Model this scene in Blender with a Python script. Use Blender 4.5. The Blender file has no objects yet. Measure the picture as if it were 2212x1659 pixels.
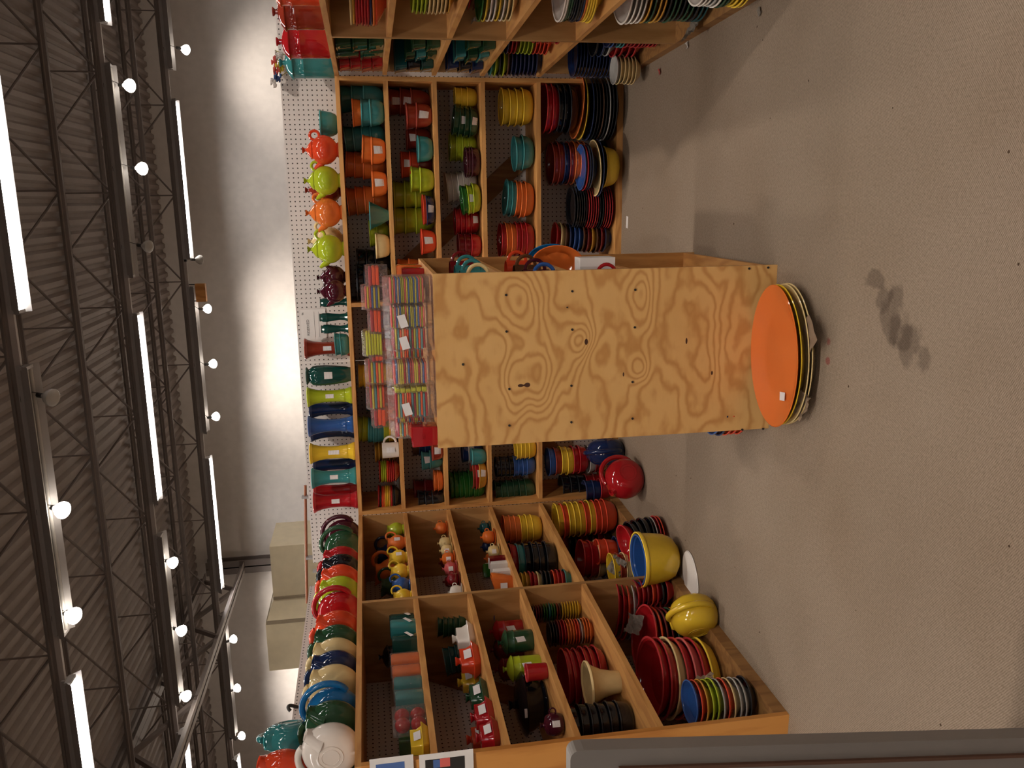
import bpy, bmesh, math, random
from mathutils import Vector, Matrix
random.seed(7)
C = bpy.context.scene.collection
PI = math.pi

# ------------------------------------------------------------------ camera
FPX, EYE = 1801.4, 1.4281
cR = Vector((0.9767479, 0.20893371, -0.04806502))
cU = Vector((0.01228279, 0.16929005, 0.98548973))
cF = Vector((-0.21403895, 0.9631654, -0.16278741))
cd = bpy.data.cameras.new('camera'); cam = bpy.data.objects.new('camera', cd); C.objects.link(cam)
cd.sensor_width = 36; cd.lens = 36 * FPX / 2212; cd.clip_start = 0.05; cd.clip_end = 100
cX, cY, cZ = -cU, cR, -cF           # the phone was held on its side: picture right is world down
cam.matrix_world = Matrix(((cX.x, cY.x, cZ.x, 0), (cX.y, cY.y, cZ.y, 0), (cX.z, cY.z, cZ.z, EYE), (0, 0, 0, 1)))
bpy.context.scene.camera = cam

# ------------------------------------------------------------------ world, exposure
w = bpy.data.worlds.new('world'); bpy.context.scene.world = w; w.use_nodes = True
w.node_tree.nodes['Background'].inputs[0].default_value = (1, .93, .85, 1)
w.node_tree.nodes['Background'].inputs[1].default_value = 0.05
vs = bpy.context.scene.view_settings
vs.view_transform = 'Standard'; vs.look = 'None'; vs.gamma = 1; vs.use_curve_mapping = False; vs.exposure = 0.66
TUBE_E, BULB_E, SPOT_W, TUBE_COL, BULB_COL = 21.0, 9.0, 78.0, (1.0, .955, .915), (1.0, .90, .79)

# ------------------------------------------------------------------ pixel helpers (2212 x 1659 frame)
def depth_of(P):
    return (Vector(P) - Vector((0, 0, EYE))).dot(cF)
def scale_at(P):
    return FPX / depth_of(P)
def row_of(P):                       # picture row of a world point
    d = Vector(P) - Vector((0, 0, EYE))
    return 829.5 - FPX * d.dot(cR) / d.dot(cF)
def solve(fn, Y, a, b):              # parameter t with row_of(fn(t)) == Y
    fa = row_of(fn(a)) - Y
    for _ in range(40):
        m = (a + b) / 2; fm = row_of(fn(m)) - Y
        if (fa > 0) == (fm > 0): a, fa = m, fm
        else: b = m
    return (a + b) / 2
def on_floor(X, Y, z=0.0):
    d = cF + cR * ((829.5 - Y) / FPX) + cU * (-(X - 1106) / FPX)
    t = (z - EYE) / d.z
    return Vector((d.x * t, d.y * t, z))

# ------------------------------------------------------------------ room measures
YB, XL, XR, H = 4.646, -1.7677, 0.6458, 1.5543
DB, DL, DR = 0.34, 0.42, 0.40
TL, TR_ = math.radians(-1.7645), math.radians(1.8746)
ZB = [1.2932, 1.0378, .7801, .4765, .035]
ZL = [1.286, 1.034, .7839, .4809, .05]
ZR = [1.2978, 1.0425, .7882, .4827, .04]
BT = .022
D1, D2, R1, R2 = 3.6172, 2.5161, 3.7664, 2.62
LX = lambda y: XL + (YB - y) * math.tan(TL)
RX = lambda y: XR + (YB - y) * math.tan(TR_)
PX0, PX1, PY, PYB = -.8314, -.2316, 2.774, 3.57
ZW, YW = 4.62, 14.25                 # deck height, far wall

# ------------------------------------------------------------------ materials
def new_mat(name):
    m = bpy.data.materials.new(name); m.use_nodes = True
    return m, m.node_tree.nodes, m.node_tree.links, m.node_tree.nodes['Principled BSDF']
def flat(name, col, rough=.6, metal=0, spec=.5):
    m, n, l, b = new_mat(name)
    tc = n.new('ShaderNodeTexCoord'); no = n.new('ShaderNodeTexNoise'); no.inputs['Scale'].default_value = 9
    mx = n.new('ShaderNodeMix'); mx.data_type = 'RGBA'
    mx.inputs[6].default_value = (*[c * .88 for c in col], 1); mx.inputs[7].default_value = (*[min(1, c * 1.08) for c in col], 1)
    l.new(tc.outputs['Object'], no.inputs['Vector']); l.new(no.outputs['Fac'], mx.inputs[0]); l.new(mx.outputs[2], b.inputs['Base Color'])
    b.inputs['Roughness'].default_value = rough; b.inputs['Metallic'].default_value = metal
    b.inputs['Specular IOR Level'].default_value = spec
    return m
def math_n(n, l, op, a, b=None, c=None):
    k = n.new('ShaderNodeMath'); k.operation = op
    for i, v in enumerate((a, b, c)):
        if v is None: continue
        if isinstance(v, (int, float)): k.inputs[i].default_value = v
        else: l.new(v, k.inputs[i])
    return k.outputs[0]
def ramp(n, l, fac, stops):
    r = n.new('ShaderNodeValToRGB'); cr = r.color_ramp
    while len(cr.elements) < len(stops): cr.elements.new(.5)
    for e, (p, c) in zip(cr.elements, stops): e.position = p; e.color = (*c, 1)
    l.new(fac, r.inputs[0]); return r.outputs[0]

COL = {  # ceramic glazes: code -> (words, base colour)
 'te': ('turquoise', (.035, .20, .205)), 'dt': ('dark teal', (.008, .06, .065)), 'gr': ('dark green', (.018, .062, .028)),
 'eg': ('evergreen', (.006, .05, .042)), 'sg': ('bright green', (.02, .13, .02)), 'li': ('lime green', (.36, .44, .02)),
 'or': ('orange', (.66, .15, .028)), 'po': ('orange-red', (.62, .055, .018)), 'ru': ('rust red', (.25, .028, .014)),
 're': ('scarlet', (.36, .010, .014)), 'dr': ('dark red', (.16, .008, .012)), 'pi': ('coral pink', (.50, .09, .09)),
 'ye': ('yellow', (.68, .45, .03)), 'iv': ('ivory', (.66, .50, .24)), 'wh': ('white', (.68, .62, .56)),
 'bl': ('blue', (.02, .075, .26)), 'nv': ('navy blue', (.008, .020, .075)), 'pb': ('peacock blue', (.010, .13, .34)),
 'bk': ('black', (.006, .007, .011)), 'pl': ('plum', (.055, .006, .014)), 'br': ('brown', (.09, .035, .015)),
 'gy': ('grey', (.36, .35, .33)), 'mu': ('mustard', (.52, .26, .03)),
}
GL = {}
for k, (nm, c) in COL.items():
    m, n, l, b = new_mat('glaze_' + nm.replace(' ', '_'))
    tc = n.new('ShaderNodeTexCoord'); no = n.new('ShaderNodeTexNoise'); no.inputs['Scale'].default_value = 6; no.inputs['Detail'].default_value = 4
    mx = n.new('ShaderNodeMix'); mx.data_type = 'RGBA'
    mx.inputs[6].default_value = (*[v * .9 for v in c], 1); mx.inputs[7].default_value = (*[min(1, v * 1.06) for v in c], 1)
    l.new(tc.outputs['Object'], no.inputs['Vector']); l.new(no.outputs['Fac'], mx.inputs[0])
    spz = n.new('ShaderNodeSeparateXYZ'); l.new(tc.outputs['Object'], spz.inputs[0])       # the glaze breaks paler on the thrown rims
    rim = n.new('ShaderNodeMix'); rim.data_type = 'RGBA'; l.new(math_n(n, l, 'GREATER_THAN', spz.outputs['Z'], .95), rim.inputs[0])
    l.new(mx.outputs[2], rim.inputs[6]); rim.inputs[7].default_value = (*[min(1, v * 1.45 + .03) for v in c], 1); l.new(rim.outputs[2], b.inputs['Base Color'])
    b.inputs['Roughness'].default_value = .075; b.inputs['Specular IOR Level'].default_value = .6
    GL[k] = m

def wood(name, light, dark, scale=1.0, axis='Z', rough=.55, freq=13):
    m, n, l, b = new_mat(name)
    tc = n.new('ShaderNodeTexCoord'); mp = n.new('ShaderNodeMapping')
    s = {'X': (.5, 3, 3), 'Y': (3, .5, 3), 'Z': (3, 3, .5)}[axis]
    mp.inputs['Scale'].default_value = [v * scale for v in s]
    l.new(tc.outputs['Object'], mp.inputs['Vector'])
    no = n.new('ShaderNodeTexNoise'); no.inputs['Scale'].default_value = 2.2; no.inputs['Detail'].default_value = 3
    l.new(mp.outputs[0], no.inputs['Vector'])
    sn = math_n(n, l, 'SINE', math_n(n, l, 'MULTIPLY', no.outputs['Fac'], freq * 4.0))
    f = math_n(n, l, 'MULTIPLY_ADD', sn, .5, .5)
    fine = n.new('ShaderNodeTexNoise'); fine.inputs['Scale'].default_value = 60; l.new(mp.outputs[0], fine.inputs['Vector'])
    f2 = math_n(n, l, 'ADD', math_n(n, l, 'MULTIPLY', f, .55), math_n(n, l, 'MULTIPLY', fine.outputs['Fac'], .45))
    l.new(ramp(n, l, f2, [(.2, dark), (.7, light)]), b.inputs['Base Color'])
    b.inputs['Roughness'].default_value = rough
    return m
M = {}
M['pine_x'] = wood('pine_along_x', (.62, .31, .095), (.48, .215, .06), axis='X')
M['pine_y'] = wood('pine_along_y', (.62, .31, .095), (.48, .215, .06), axis='Y')
M['pine_z'] = wood('pine_along_z', (.60, .30, .09), (.46, .205, .055), axis='Z')
M['end_wood'] = wood('varnished_end_panel', (.58, .255, .06), (.44, .17, .035), axis='Z', scale=.6, rough=.4)
M['brace'] = wood('brace_board', (.34, .17, .055), (.24, .11, .035), axis='Z')
M['ply_inner'] = wood('ply_divider', (.46, .25, .09), (.34, .17, .055), axis='Z', scale=.7)

def peg_mat(name, plane):            # white hardboard with a grid of drilled holes
    m, n, l, b = new_mat(name)
    tc = n.new('ShaderNodeTexCoord'); sp = n.new('ShaderNodeSeparateXYZ'); l.new(tc.outputs['Object'], sp.inputs[0])
    pit = .0262
    d2 = None
    for ax in plane:
        f = math_n(n, l, 'FRACT', math_n(n, l, 'MULTIPLY', sp.outputs[ax], 1 / pit))
        q = math_n(n, l, 'POWER', math_n(n, l, 'ABSOLUTE', math_n(n, l, 'SUBTRACT', f, .5)), 2.0)
        d2 = q if d2 is None else math_n(n, l, 'ADD', d2, q)
    hole = math_n(n, l, 'LESS_THAN', d2, .021)
    mx = n.new('ShaderNodeMix'); mx.data_type = 'RGBA'; l.new(hole, mx.inputs[0])
    mx.inputs[6].default_value = (.66, .61, .58, 1); mx.inputs[7].default_value = (.03, .025, .02, 1)
    l.new(mx.outputs[2], b.inputs['Base Color']); b.inputs['Roughness'].default_value = .45
    bp = n.new('ShaderNodeBump'); bp.inputs['Strength'].default_value = .6; bp.inputs['Distance'].default_value = .003; bp.invert = True
    l.new(hole, bp.inputs['Height']); l.new(bp.outputs[0], b.inputs['Normal'])
    return m
M['peg_back'] = peg_mat('pegboard_back', ('X', 'Z'))
M['peg_side'] = peg_mat('pegboard_side', ('Y', 'Z'))

def ply_panel():                     # rotary-cut fir plywood: contour grain bending round knots (object x, z in metres)
    m, n, l, b = new_mat('fir_plywood')
    tc = n.new('ShaderNodeTexCoord'); sp = n.new('ShaderNodeSeparateXYZ'); l.new(tc.outputs['Object'], sp.inputs[0])
    x, z = sp.outputs['X'], sp.outputs['Z']
    mp = n.new('ShaderNodeMapping'); mp.inputs['Scale'].default_value = (1.7, 1, 3.2); mp.inputs['Location'].default_value = (3.1, 0, 1.7)
    l.new(tc.outputs['Object'], mp.inputs[0])
    no = n.new('ShaderNodeTexNoise'); no.inputs['Scale'].default_value = 1.35; no.inputs['Detail'].default_value = 2.4; no.inputs['Roughness'].default_value = .5
    l.new(mp.outputs[0], no.inputs['Vector'])
    mp2 = n.new('ShaderNodeMapping'); mp2.inputs['Scale'].default_value = (9, 1, 14); l.new(tc.outputs['Object'], mp2.inputs[0])
    n2 = n.new('ShaderNodeTexNoise'); n2.inputs['Scale'].default_value = 1.5; l.new(mp2.outputs[0], n2.inputs['Vector'])
    val = math_n(n, l, 'ADD', math_n(n, l, 'MULTIPLY', no.outputs['Fac'], 1.9), math_n(n, l, 'MULTIPLY', z, 1.6))
    val = math_n(n, l, 'ADD', val, math_n(n, l, 'MULTIPLY', n2.outputs['Fac'], .16))
    def gauss(cx, cz, sx, sz):
        a = math_n(n, l, 'POWER', math_n(n, l, 'ABSOLUTE', math_n(n, l, 'MULTIPLY', math_n(n, l, 'SUBTRACT', x, cx), 1 / sx)), 2.0)
        c = math_n(n, l, 'POWER', math_n(n, l, 'ABSOLUTE', math_n(n, l, 'MULTIPLY', math_n(n, l, 'SUBTRACT', z, cz), 1 / sz)), 2.0)
        return math_n(n, l, 'POWER', 2.718, math_n(n, l, 'MULTIPLY', math_n(n, l, 'ADD', a, c), -1.0))
    # (x, z) on the panel, from its own lower middle
    for cx, cz, sx, sz, amp in ((.20, .93, .13, .085, 1.1), (.21, .50, .10, .05, .8), (-.09, .95, .12, .05, .9), (-.09, .86, .12, .05, .8),
                                (.06, .70, .06, .06, .7), (.02, .66, .10, .05, -.6), (-.05, .50, .05, .035, .5), (.0, .25, .2, .07, .5)):
        val = math_n(n, l, 'ADD', val, math_n(n, l, 'MULTIPLY', gauss(cx, cz, sx, sz), amp))
    s = math_n(n, l, 'SINE', math_n(n, l, 'MULTIPLY', val, 33.0))
    f = math_n(n, l, 'POWER', math_n(n, l, 'MULTIPLY_ADD', s, .5, .5), 2.2)
    fine = n.new('ShaderNodeTexNoise'); fine.inputs['Scale'].default_value = 1
    mp3 = n.new('ShaderNodeMapping'); mp3.inputs['Scale'].default_value = (25, 1, 300); l.new(tc.outputs['Object'], mp3.inputs[0]); l.new(mp3.outputs[0], fine.inputs['Vector'])
    f = math_n(n, l, 'ADD', math_n(n, l, 'MULTIPLY', f, .8), math_n(n, l, 'MULTIPLY', fine.outputs['Fac'], .2))
    base = ramp(n, l, f, [(.10, (.70, .415, .155)), (.9, (.53, .265, .08))])
    # dirt towards the foot, two dark knots and three resin spots
    big = n.new('ShaderNodeTexNoise'); big.inputs['Scale'].default_value = 7; l.new(tc.outputs['Object'], big.inputs['Vector'])
    mx0 = n.new('ShaderNodeMix'); mx0.data_type = 'RGBA'; mx0.blend_type = 'MULTIPLY'; mx0.inputs[7].default_value = (.82, .74, .60, 1)
    l.new(base, mx0.inputs[6]); l.new(math_n(n, l, 'MULTIPLY', big.outputs['Fac'], .8), mx0.inputs[0])
    k = gauss(-.091, .905, .009, .011)
    for a in ((.052, .696, .012, .007), (-.092, .93, .006, .01), (.04, .33, .012, .004), (-.08, .23, .008, .004), (-.07, .56, .008, .003)):
        k = math_n(n, l, 'ADD', k, gauss(*a))
    k = math_n(n, l, 'GREATER_THAN', math_n(n, l, 'ADD', k, math_n(n, l, 'MULTIPLY', n2.outputs['Fac'], .25)), .55)
    mx = n.new('ShaderNodeMix'); mx.data_type = 'RGBA'; l.new(k, mx.inputs[0]); l.new(mx0.outputs[2], mx.inputs[6]); mx.inputs[7].default_value = (.06, .02, .008, 1)
    l.new(mx.outputs[2], b.inputs['Base Color']); b.inputs['Roughness'].default_value = .5
    return m
M['ply'] = ply_panel()

def carpet():
    m, n, l, b = new_mat('loop_carpet')
    tc = n.new('ShaderNodeTexCoord'); sp = n.new('ShaderNodeSeparateXYZ'); l.new(tc.outputs['Object'], sp.inputs[0])
    wob = n.new('ShaderNodeTexNoise'); wob.inputs['Scale'].default_value = 25; l.new(tc.outputs['Object'], wob.inputs['Vector'])
    wv = math_n(n, l, 'MULTIPLY', wob.outputs['Fac'], 1.6)
    sx = math_n(n, l, 'SINE', math_n(n, l, 'ADD', math_n(n, l, 'MULTIPLY', sp.outputs['X'], 2 * PI / .0085), wv))
    sy = math_n(n, l, 'SINE', math_n(n, l, 'ADD', math_n(n, l, 'MULTIPLY', sp.outputs['Y'], 2 * PI / .0065), wv))
    loops = math_n(n, l, 'MULTIPLY_ADD', math_n(n, l, 'MULTIPLY', sx, sy), .5, .5)
    fine = n.new('ShaderNodeTexNoise'); fine.inputs['Scale'].default_value = 110; fine.inputs['Detail'].default_value = 3; l.new(tc.outputs['Object'], fine.inputs['Vector'])
    g = math_n(n, l, 'ADD', math_n(n, l, 'MULTIPLY', loops, .6), math_n(n, l, 'MULTIPLY', fine.outputs['Fac'], .6))
    base = ramp(n, l, g, [(.25, (.165, .125, .085)), (.85, (.355, .272, .205))])
    blot = n.new('ShaderNodeTexNoise'); blot.inputs['Scale'].default_value = 1.6; blot.inputs['Detail'].default_value = 5; l.new(tc.outputs['Object'], blot.inputs['Vector'])
    def mul(col_in, fac, tint):
        mx = n.new('ShaderNodeMix'); mx.data_type = 'RGBA'; mx.blend_type = 'MULTIPLY'
        l.new(fac, mx.inputs[0]); l.new(col_in, mx.inputs[6]); mx.inputs[7].default_value = (*tint, 1); return mx.outputs[2]
    base = mul(base, ramp(n, l, blot.outputs['Fac'], [(.45, (0, 0, 0)), (.75, (.5, .5, .5))]), (.72, .66, .58))
    spk = n.new('ShaderNodeTexVoronoi'); spk.inputs['Scale'].default_value = 9; l.new(tc.outputs['Object'], spk.inputs['Vector'])
    base = mul(base, math_n(n, l, 'LESS_THAN', spk.outputs['Distance'], .035), (.25, .2, .16))
    edge = n.new('ShaderNodeTexNoise'); edge.inputs['Scale'].default_value = 14; edge.inputs['Detail'].default_value = 4; l.new(tc.outputs['Object'], edge.inputs['Vector'])
    def blob(cx, cy, rx, ry, rough):
        a = math_n(n, l, 'POWER', math_n(n, l, 'ABSOLUTE', math_n(n, l, 'MULTIPLY', math_n(n, l, 'SUBTRACT', sp.outputs['X'], cx), 1 / rx)), 2.0)
        c = math_n(n, l, 'POWER', math_n(n, l, 'ABSOLUTE', math_n(n, l, 'MULTIPLY', math_n(n, l, 'SUBTRACT', sp.outputs['Y'], cy), 1 / ry)), 2.0)
        r = math_n(n, l, 'ADD', math_n(n, l, 'ADD', a, c), math_n(n, l, 'MULTIPLY', math_n(n, l, 'SUBTRACT', edge.outputs['Fac'], .5), rough))
        k = n.new('ShaderNodeMapRange'); l.new(r, k.inputs[0]); k.inputs[1].default_value = 1.25; k.inputs[2].default_value = .55; k.inputs[3].default_value = 0; k.inputs[4].default_value = 1
        return k.outputs[0]
    for a in ((-.325, 2.09, .075, .055, 5), (-.235, 2.19, .03, .05, 5), (-.385, 2.015, .06, .05, 5), (-.42, 1.95, .035, .035, 5), (-.355, 2.045, .055, .05, 4), (-.28, 2.14, .035, .04, 4)):
        base = mul(base, blob(*a), (.66, .65, .65))
    for a in ((-.445, 2.408, .016, .016, 5), (-.51, 2.405, .012, .014, 5)):
        base = mul(base, blob(*a), (.85, .42, .45))
    l.new(base, b.inputs['Base Color']); b.inputs['Roughness'].default_value = .95; b.inputs['Specular IOR Level'].default_value = .15
    bp = n.new('ShaderNodeBump'); bp.inputs['Strength'].default_value = .45; bp.inputs['Distance'].default_value = .004
    l.new(g, bp.inputs['Height']); l.new(bp.outputs[0], b.inputs['Normal'])
    return m
M['carpet'] = carpet()
M['wall'] = flat('painted_wall', (.72, .67, .63), .7)
M['deck'] = flat('painted_deck', (.27, .225, .205), .6)
M['steel'] = flat('grey_steel', (.20, .165, .15), .5)
M['wireway'] = flat('wireway', (.40, .36, .34), .5)
M['white_metal'] = flat('white_enamel', (.36, .34, .33), .35)
M['dark'] = flat('dark_plastic', (.02, .017, .015), .5)
M['screw'] = flat('screw_hole', (.015, .012, .01), .7)
M['beige'] = flat('beige_sheet_metal', (.72, .62, .42), .5)
M['rust'] = flat('rusty_strip', (.30, .24, .16), .7)
M['copper'] = flat('brown_pipe', (.30, .09, .035), .4)
M['kraft'] = flat('kraft_paper', (.44, .32, .22), .8)
M['paper'] = flat('white_paper', (.74, .70, .67), .7)
M['grey_paper'] = flat('packing_paper', (.42, .37, .31), .8)
M['card_grey'] = flat('grey_laminate', (.20, .175, .155), .6)
M['brownedge'] = flat('brown_edge', (.10, .045, .025), .6)
M['glass_off'] = flat('unlit_bulb_glass', (.42, .40, .37), .2)
M['ink'] = flat('black_ink', (.03, .03, .03), .6)
def emit(name, col, e):
    m, n, l, b = new_mat(name); b.inputs['Base Color'].default_value = (*col, 1)
    b.inputs['Emission Color'].default_value = (*col, 1); b.inputs['Emission Strength'].default_value = e; return m
M['tube'] = emit('lit_tube', TUBE_COL, TUBE_E)
M['bulb'] = emit('lit_bulb', BULB_COL, BULB_E)
def film():
    m, n, l, b = new_mat('clear_bag_film'); out = n['Material Output']
    tr = n.new('ShaderNodeBsdfTransparent'); tr.inputs[0].default_value = (.96, .94, .93, 1)
    gl = n.new('ShaderNodeBsdfGlossy'); gl.inputs['Roughness'].default_value = .14; gl.inputs[0].default_value = (1, 1, 1, 1)
    df = n.new('ShaderNodeBsdfDiffuse'); df.inputs[0].default_value = (.75, .68, .64, 1)
    tc = n.new('ShaderNodeTexCoord'); no = n.new('ShaderNodeTexNoise'); no.inputs['Scale'].default_value = 75; no.inputs['Detail'].default_value = 2
    l.new(tc.outputs['Object'], no.inputs['Vector'])
    bp = n.new('ShaderNodeBump'); bp.inputs['Strength'].default_value = 1; bp.inputs['Distance'].default_value = .02
    l.new(no.outputs['Fac'], bp.inputs['Height']); l.new(bp.outputs[0], gl.inputs['Normal'])
    m1 = n.new('ShaderNodeMixShader'); m1.inputs[0].default_value = .06; m2 = n.new('ShaderNodeMixShader')
    fr = n.new('ShaderNodeFresnel'); fr.inputs[0].default_value = 1.5; l.new(bp.outputs[0], fr.inputs['Normal'])
    l.new(tr.outputs[0], m1.inputs[1]); l.new(df.outputs[0], m1.inputs[2]); l.new(math_n(n, l, 'MULTIPLY', fr.outputs[0], .28), m2.inputs[0])
    l.new(m1.outputs[0], m2.inputs[1]); l.new(gl.outputs[0], m2.inputs[2]); l.new(m2.outputs[0], out.inputs['Surface'])
    return m
M['film'] = film()
def sticker_mat():
    m, n, l, b = new_mat('printed_sticker')
    tc = n.new('ShaderNodeTexCoord'); wv = n.new('ShaderNodeTexWave'); wv.wave_type = 'BANDS'; wv.bands_direction = 'Y'
    wv.inputs['Scale'].default_value = 2.2; wv.inputs['Distortion'].default_value = 0
    l.new(tc.outputs['UV'], wv.inputs['Vector'])
    no = n.new('ShaderNodeTexNoise'); no.inputs['Scale'].default_value = 30; l.new(tc.outputs['UV'], no.inputs['Vector'])
    f = math_n(n, l, 'MULTIPLY', math_n(n, l, 'GREATER_THAN', wv.outputs['Fac'], .72), math_n(n, l, 'GREATER_THAN', no.outputs['Fac'], .5))
    l.new(ramp(n, l, f, [(0, (.74, .70, .69)), (1, (.40, .38, .40))]), b.inputs['Base Color']); b.inputs['Roughness'].default_value = .55
    return m
M['sticker'] = sticker_mat()
for k, c in dict(n_red=(.40, .02, .025), n_orange=(.82, .09, .015), n_yellow=(.62, .50, .05), n_olive=(.42, .38, .03), n_teal=(.10, .29, .32),
                 n_blue=(.07, .14, .36), n_pink=(.66, .12, .10), n_cream=(.66, .45, .22), n_lime=(.58, .60, .02), n_grey=(.34, .34, .30)).items():
    M[k] = flat('napkin_' + k[2:], c, .85)

# ------------------------------------------------------------------ mesh helpers
def box(bm, x0, x1, y0, y1, z0, z1):
    v = [bm.verts.new(p) for p in ((x0, y0, z0), (x1, y0, z0), (x1, y1, z0), (x0, y1, z0), (x0, y0, z1), (x1, y0, z1), (x1, y1, z1), (x0, y1, z1))]
    for f in ((0, 3, 2, 1), (4, 5, 6, 7), (0, 1, 5, 4), (1, 2, 6, 5), (2, 3, 7, 6), (3, 0, 4, 7)): bm.faces.new([v[i] for i in f])
def bar(bm, a, b, w, d, up=Vector((0, 0, 1))):      # rectangular bar from a to b
    a, b = Vector(a), Vector(b); t = (b - a).normalized()
    s = t.cross(up)
    if s.length < 1e-4: s = t.cross(Vector((0, 1, 0)))
    s.normalize(); u = s.cross(t)
    q = [(-1, -1), (1, -1), (1, 1), (-1, 1)]
    va = [bm.verts.new(a + s * i * w / 2 + u * j * d / 2) for i, j in q]; vb = [bm.verts.new(b + s * i * w / 2 + u * j * d / 2) for i, j in q]
    for i in range(4): bm.faces.new((va[i], va[(i + 1) % 4], vb[(i + 1) % 4], vb[i]))
    bm.faces.new(va[::-1]); bm.faces.new(vb)
def tube(bm, pts, rad, seg=8, closed=False):
    pts = [Vector(p) for p in pts]; n = len(pts); rr = rad if isinstance(rad, (list, tuple)) else [rad] * n
    rings = []; pu = None
    for i, p in enumerate(pts):
        t = (pts[(i + 1) % n] - pts[i - 1]) if closed else (pts[min(i + 1, n - 1)] - pts[max(i - 1, 0)])
        t.normalize()
        if pu is None: pu = t.orthogonal().normalized()
        else: pu = (pu - t * pu.dot(t)).normalized()
        s = t.cross(pu)
        rings.append([bm.verts.new(p + (pu * math.cos(2 * PI * k / seg) + s * math.sin(2 * PI * k / seg)) * rr[i]) for k in range(seg)])
    for i in range(n if closed else n - 1):
        a, b = rings[i], rings[(i + 1) % n]
        off = 0
        if closed and i == n - 1:
            off = min(range(seg), key=lambda o: (a[0].co - b[o].co).length)
        for k in range(seg): bm.faces.new((a[k], a[(k + 1) % seg], b[(k + 1 + off) % seg], b[(k + off) % seg]))
    if not closed:
        bm.faces.new(rings[0][::-1]); bm.faces.new(rings[-1])
def lathe(bm, prof, seg=40, sx=1, sy=1, cx=0, cy=0, cz=0):
    rings = []
    for r, z in prof:
        if r < 1e-6: rings.append([bm.verts.new((cx, cy, cz + z))])
        else: rings.append([bm.verts.new((cx + r * sx * math.cos(2 * PI * k / seg), cy + r * sy * math.sin(2 * PI * k / seg), cz + z)) for k in range(seg)])
    for a, b in zip(rings, rings[1:]):
        if len(a) == 1 and len(b) == 1: continue
        for k in range(seg):
            k2 = (k + 1) % seg
            if len(a) == 1: bm.faces.new((a[0], b[k2], b[k]))
            elif len(b) == 1: bm.faces.new((a[k], a[k2], b[0]))
            else: bm.faces.new((a[k], a[k2], b[k2], b[k]))
def mesh_of(name, bm, smooth=True, normals=True):
    if normals: bmesh.ops.recalc_face_normals(bm, faces=bm.faces)
    me = bpy.data.meshes.new(name); bm.to_mesh(me); bm.free()
    if smooth:
        for p in me.polygons: p.use_smooth = True
        try: me.set_sharp_from_angle(angle=math.radians(42))
        except Exception: pass
    return me
def obj(name, me, mat=None, parent=None, loc=(0, 0, 0)):
    if isinstance(me, bmesh.types.BMesh): me = mesh_of(name, me)
    o = bpy.data.objects.new(name, me); C.objects.link(o); o.location = loc
    if parent is not None: o.parent = parent
    if mat is not None:
        if not me.materials: me.materials.append(mat)
        elif me.materials[0] != mat:
            o.material_slots[0].link = 'OBJECT'; o.material_slots[0].material = mat
    return o
def tag(o, label, cat, group=None):
    o['label'] = label; o['category'] = cat
    if group: o['group'] = group
    return o
def thing(name, label, cat, loc=(0, 0, 0), rz=0, group=None):
    o = bpy.data.objects.new(name, None); C.objects.link(o); o.empty_display_size = .05
    o.location = loc; o.rotation_euler = (0, 0, rz); return tag(o, label, cat, group)
def struct(name, bm, mat):
    o = obj(name, mesh_of(name, bm, smooth=False), mat); o['kind'] = 'structure'; return o
def boxo(name, mat, parent, *a):
    bm = bmesh.new(); box(bm, *a); return obj(name, mesh_of(name, bm, smooth=False), mat, parent)

# ================================================================== ROOM
bm = bmesh.new(); box(bm, -13, 8, -7, YW + .1, -.1, 0); struct('floor', bm, M['carpet'])
bm = bmesh.new(); box(bm, -13, 8, YW, YW + .1, 0, 4.9); struct('wall_back', bm, M['wall'])
bm = bmesh.new(); box(bm, -13.1, -13, -7, YW, 0, 4.9); struct('wall_left', bm, M['wall'])
bm = bmesh.new(); box(bm, 8, 8.1, -7, YW, 0, 4.9); struct('wall_right', bm, M['wall'])
bm = bmesh.new(); box(bm, -13, 8, -7.1, -7, 0, 4.9); struct('wall_front', bm, M['wall'])
# fluted steel deck, flutes run away from the viewer
bm = bmesh.new(); pitch = .1524; x = -13.0; prev = None
def col_at(x, z): return (bm.verts.new((x, -7, z)), bm.verts.new((x, YW, z)))
while x < 8:
    for dx, z in ((0, ZW), (.055, ZW), (.085, ZW + .04), (.125, ZW + .04)):
        c = col_at(x + dx, z)
        if prev: bm.faces.new((prev[0], prev[1], c[1], c[0]))
        prev = c
    x += pitch
struct('ceiling', bm, M['deck'])
bm = bmesh.new(); box(bm, -13, 8, -7, YW, ZW + .05, ZW + .1); struct('roof', bm, M['deck'])

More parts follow.
